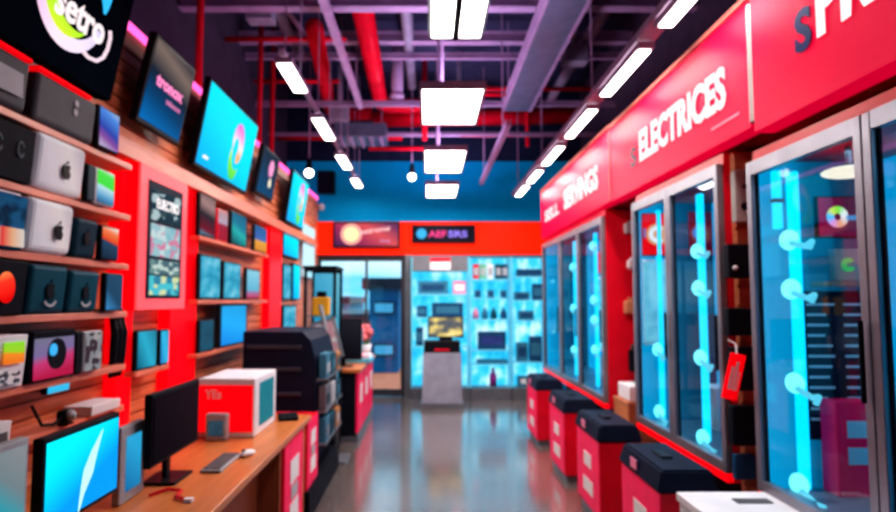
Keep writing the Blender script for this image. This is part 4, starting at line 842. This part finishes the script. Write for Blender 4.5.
t, w, H = innerf(yl2, (644, 676, 259, 345), 'wall_mounted_glow_panel', 'panel', 'pale cyan reflected display below the letter C logo in the double door cabinet', WHITE, .02, picture('cyan stacked glow', [(0, (.02, .35, .55)), (.4, (.3, .75, .9)), (.75, (.1, .5, .75)), (1, (.5, .85, .95))], 'cloud', (0, 0, 0), .75, (2, 1, 7)))  # reflection of the back wall display, painted as a glowing panel
t, w, H = innerf(yl2, (690, 712, 212, 254), 'wall_mounted_red_panel', 'panel', 'small red panel with a blue disc behind the right glass door of the double cabinet', REDD, .02)
part('blue_disc', disc(B(), 0, 0, .05, -.025, .004), glow('royal blue disc', (.02, .2, .6), .9), t, loc=(-w * .2, 0, H * .5))
# goods in the other cabinets
for k, (y, z, m, n) in enumerate(((4.5, .687, WHITE, 'white'), (4.2, .687, SB, 'slate blue'), (3.85, .687, DB, 'navy'))):
    t = inner(y, 2.02, z, .11, .3 - .05 * k, 'stored_box', 'box', n + ' box standing at the bottom of the double door cabinet', m, .12, GREY)
for k, (y, m, n) in enumerate(((6.4, PK, 'pink'), (6.15, WHITE, 'white'), (7.2, SB, 'slate blue'))):
    t = inner(y, 1.98, .681, .1, .4 - .06 * k, 'stored_box', 'box', n + ' box standing at the bottom of the three door cabinet', m, .12, GREY)

inner(7.6, 2.2, .95, .62, .95, 'wall_mounted_glow_panel', 'panel', 'pale cyan glow panel added to brighten the three door cabinet', WHITE, .025, picture('cyan stacked glow tall', [(0.2, (.02, .4, .65)), (.5, (.15, .75, .9)), (.75, (.65, .95, 1.0))], 'cloud', (4, 0, 2), .9, (2, 1, 7)))  # glowing panel added to brighten this cabinet's doors
inner(7.6, 2.2, 1.94, .62, .28, 'wall_mounted_red_panel', 'panel', 'red strip added as a reflection above the cyan panel in the three door cabinet', RED, .025, REDG)  # glowing strip imitates red reflections in the glass
# ------------------------------------------------------------------ red fascia signs
def fascia(y0, y1, X, z0, z1, label, n):
    W = y0 - y1; t = thing('hanging_fascia_sign', label, 'sign', (X, y0, z0), -PI / 2, group='red fascia signs over the right cabinets')
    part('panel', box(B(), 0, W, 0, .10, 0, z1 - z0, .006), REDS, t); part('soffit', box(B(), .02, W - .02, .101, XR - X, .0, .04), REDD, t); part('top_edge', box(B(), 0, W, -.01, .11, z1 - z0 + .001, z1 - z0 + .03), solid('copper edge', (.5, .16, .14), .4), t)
    part('wall_bracket', box(B(), W * .45, W * .55, .101, 2.6 - X + .001, .2, .3), STEEL, t)
    return t, W
XS = 1.6
s1f, s1n, s2n, s3f = at_x(541, 210, XS).y, at_x(610, 170, XS).y, at_x(749, 75, XS).y, at_x(758, 70, XS).y
t, W = fascia(s1f, s1n + .01, XS, 2.46, 3.12, 'red sign reading SELL SERVINGS over the farthest cabinet', 1)
text('SELL', .2, TXTW, t, .3, -.004, .2, fat=.03, width=.9); text('SERVINGS', .3, TXTW, t, 1.5, -.004, .2, fat=.04, width=1.45)
t, W = fascia(s1n - .01, s2n, XS, 2.45, 3.10, 'red sign reading ELECTRICES over the double door cabinet', 2)
text('S', .2, solid('grey ink', (.06, .05, .08), .4), t, .55, -.004, .19, fat=.035, width=.14); text('ELECTRICES', .3, TXTW, t, .75, -.004, .2, fat=.04, width=1.36)
part('small_print', box(B(), W - .42, W - .1, -.004, -.0005, .1, .115), solid('rose line', (.8, .2, .3), .4), t)
t, W = fascia(s3f, 1.0, XS - .03, 2.40, 3.15, 'red sign starting with a navy S over the nearest cabinet', 3)
text('S', .24, solid('navy ink', (.004, .02, .13), .4), t, .36, -.004, .245, fat=.035, width=.115); text('PRINT', .34, TXTW, t, .50, -.004, .265, fat=.04, width=.78)
y_ = (s2n + s3f) / 2; t = thing('hanging_divider_post', 'silver divider strip between two red signs', 'divider', (XS - .012, y_, 2.47), -PI / 2); part('strip', box(B(), -.035, .035, 0, .09, 0, .6, .006), solid('satin silver', (.25, .2, .21), .5, .3), t); part('wall_bracket', box(B(), -.01, .01, .091, 1.013, .2, .3), STEEL, t)
y_ = s1n; t = thing('hanging_divider_post', 'thin grey joint strip between the SELL and ELECTRICES signs', 'divider', (XS - .008, y_, 2.47), -PI / 2); part('strip', box(B(), -.008, .008, 0, .1, 0, .62), solid('joint grey', (.25, .12, .14), .4), t); part('wall_bracket', box(B(), -.005, .005, .101, 1.009, .2, .3), STEEL, t)

# ------------------------------------------------------------------ gap between cabinets
ye = u2n - .012
bm = B(); box(bm, 1.685, 2.25, ye - .022, ye + .008, 0, 2.42)
for k in range(20): box(bm, 1.685, 2.25, ye - .04, ye - .0225, .32 + k * .105, .405 + k * .105)
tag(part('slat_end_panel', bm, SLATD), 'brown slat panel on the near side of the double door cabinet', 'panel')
yp = ye - .041
def hungbox(px0, px1, py0, py1, label, mat, dep, name='accessory_box', cat='box', knob=None):
    Yf = yp - dep; a, b = at_y(px0, py1, Yf), at_y(px1, py0, Yf)
    t = thing(name, label, cat, ((a.x + b.x) / 2, yp, a.z)); w = (b.x - a.x) / 2; H = b.z - a.z
    part('body', box(B(), -w, w, -dep, .0, 0, H, .006), mat, t); part('hook', box(B(), -.012, .012, -.02, .0015, H * .85, H * .95), STEEL, t) if False else None
    part('wall_hook', box(B(), -.015, .015, -.001, .003, H * .7, H * .8), STEEL, t)
    if knob: part('button', ball(B(), (-w * .5, -dep - .004, H * .3), .014), WHITE, t, True)
    return t, w, H
t, w, H = hungbox(736, 753, 170, 222, 'pale grey wall speaker at the top of the brown slat panel', solid('putty grey', (.4, .36, .36), .5), .05, 'wall_mounted_speaker', 'speaker')
part('speaker_cone', disc(B(), 0, H * .3, .022, -.056, .004), BLACK, t); part('tweeter', disc(B(), 0, H * .68, .014, -.056, .004), CHAR, t)
for (a, b, c, d, s, kn) in ((729, 752, 244, 278, 'uppermost, with a white button', 1), (729, 752, 308, 336, 'below the one with a white button', 0), (734, 756, 347, 391, 'beside the red tag', 0), (734, 757, 406, 446, 'lowest on the panel', 0)):
    hungbox(a, b, c, d, 'black accessory box hung on the slat panel, ' + s, BLACKM, .06, knob=kn)
hungbox(736, 756, 455, 480, 'dark blue packet at the foot of the slat panel', DB, .04, 'packet', 'packet')
p = at_y(731, 400, yp - .13); t = thing('hanging_price_tag', 'tilted red tag with white lettering beside the double door cabinet', 'tag', (p.x, yp - .1, p.z), 0, 0)
part('card', box(B(), -.04, .04, -.012, -.0, 0, .24, .004), REDG, t, rot=(0, R(14), 0)); part('tag_loop', tube(B(), [(.05, -.005, .22), (.07, .04, .28), (.06, .101, .3)], .005, 8), WHITE, t)
part('white_print', box(box(box(B(), -.022, -.008, -.0155, -.0125, .05, .17), -.002, .012, -.0155, -.0125, .05, .2), .018, .026, -.0155, -.0125, .05, .15), TXTD, t, rot=(0, R(14), 0))
# between the far cabinets
ys = u1n - .001
def hung2(px0, px1, py0, py1, label, mat, name, cat):
    a, b = at_y(px0, py1, ys - .08), at_y(px1, py0, ys - .08); t = thing(name, label, cat, ((a.x + b.x) / 2, ys, a.z)); w = (b.x - a.x) / 2; H = b.z - a.z
    bm = B(); box(bm, -w, w, -.08, -.002, 0, H * .8, .012)
    part('body', bm, mat, t); part('hang_tab', box(B(), -w * .4, w * .4, -.04, .002, H * .801, H), mat if mat != BLACKM else CHAR, t)
hung2(626, 640, 220, 233, 'pale packet hung high on the red cabinet side', GREY, 'wall_hung_packet', 'packet')
hung2(629, 640, 257, 269, 'small white packet hung on the red cabinet side', WHITE, 'wall_hung_packet', 'packet')
hung2(626, 640, 297, 314, 'tan pouch hung on the red cabinet side', solid('tan leather', (.55, .25, .14), .6), 'wall_hung_pouch', 'pouch')
hung2(631, 641, 345, 372, 'black pouch hung low on the red cabinet side', BLACKM, 'wall_hung_pouch', 'pouch')
p = at_y(612, 418, 5.15)
t = thing('wooden_crate', 'copper brown crate between the two right hand cabinets', 'crate', (1.86, 5.42, 0)); part('crate', box(B(), -.2, .2, -.2, .2, 0, .72, .01), solid('copper timber', (.5, .2, .1), .5), t); part('rim', box(B(), -.21, .21, -.21, .21, .66, .7), SLATD, t) if False else None
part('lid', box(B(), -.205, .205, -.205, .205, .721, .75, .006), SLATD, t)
t = thing('white_parcel', 'white parcel with a black strap on the copper crate', 'box', (1.84, 5.40, .752)); part('parcel', box(B(), -.16, .17, -.16, .16, 0, .13, .012), WHITE, t); part('strap', box(B(), -.04, .06, -.164, .164, .131, .136), BLACKM, t)

# ------------------------------------------------------------------ red bins on the floor
def bin_at(y0, y1, label):
    t = thing('floor_bin', label, 'bin', (1.2, (y0 + y1) / 2, 0), -PI / 2, group='red bins along the right cabinets'); L = (y1 - y0) / 2; D = .29
    part('foot', box(B(), -L + .02, L - .02, .02, D - .02, 0, .06), STEEL, t); part('body', box(B(), -L, L, 0, D, .061, .605, .008), RED, t)
    part('front_panel', box(B(), -L + .01, L - .01, -.005, -.0005, .075, .595), PINKF, t)
    bm = B(); box(bm, -L - .015, L + .015, -.02, D + .015, .606, .72)
    for v in bm.verts:
        if v.co.z > .7: v.co.x *= .93; v.co.y = .135 + (v.co.y - .135) * .8
    bmesh.ops.bevel(bm, geom=list(bm.edges), offset=.012, segments=2, affect='EDGES')
    lid = part('lid', bm, NAVY, t); part('lid_handle', box(B(), -.08, .08, .1, .16, .7205, .732, .004), BLACK, lid)
    part('lid_sticker', box(B(), -.10, .0, -.02, -.014, .635, .69), PK, lid, rot=(0, 0, 0))
    for z, w in ((.17, .17), (.36, .13)): part('white_label', box(B(), -w * .7, w * .9, -.009, -.0055, z, z + .1), TXTD, t)
    return t
b1 = bin_at(3.27, 3.92, 'red floor bin with a black lid right behind the white floor box')
for y, s in ((4.75, 'second from the white floor box'), (5.87, 'third from the white floor box'), (7.25, 'farthest from the white floor box')):
    dup(b1, (1.2, y, 0), 'red floor bin with a black lid, ' + s)
t = thing('white_floor_box', 'white floor box with a dark slot in its top at the bottom right', 'box', (1.2, 2.6, 0), -PI / 2)
part('carton', box(B(), -.44, .42, 0, .43, 0, .64, .008), WHITE, t); part('lid', box(B(), -.45, .43, -.01, .435, .641, .683, .006), WHITE, t); part('slot', box(B(), -.33, -.27, .2, .36, .6835, .688), CHAR, t)

# ------------------------------------------------------------------ render look
sc = bpy.context.scene
sc.view_settings.view_transform = 'Standard'; sc.view_settings.look = 'Medium High Contrast'; sc.view_settings.exposure = 0.0
sc.cycles.max_bounces = 8; sc.cycles.transparent_max_bounces = 16; sc.cycles.caustics_reflective = False; sc.cycles.caustics_refractive = False
sc.cycles.sample_clamp_indirect = 4.0
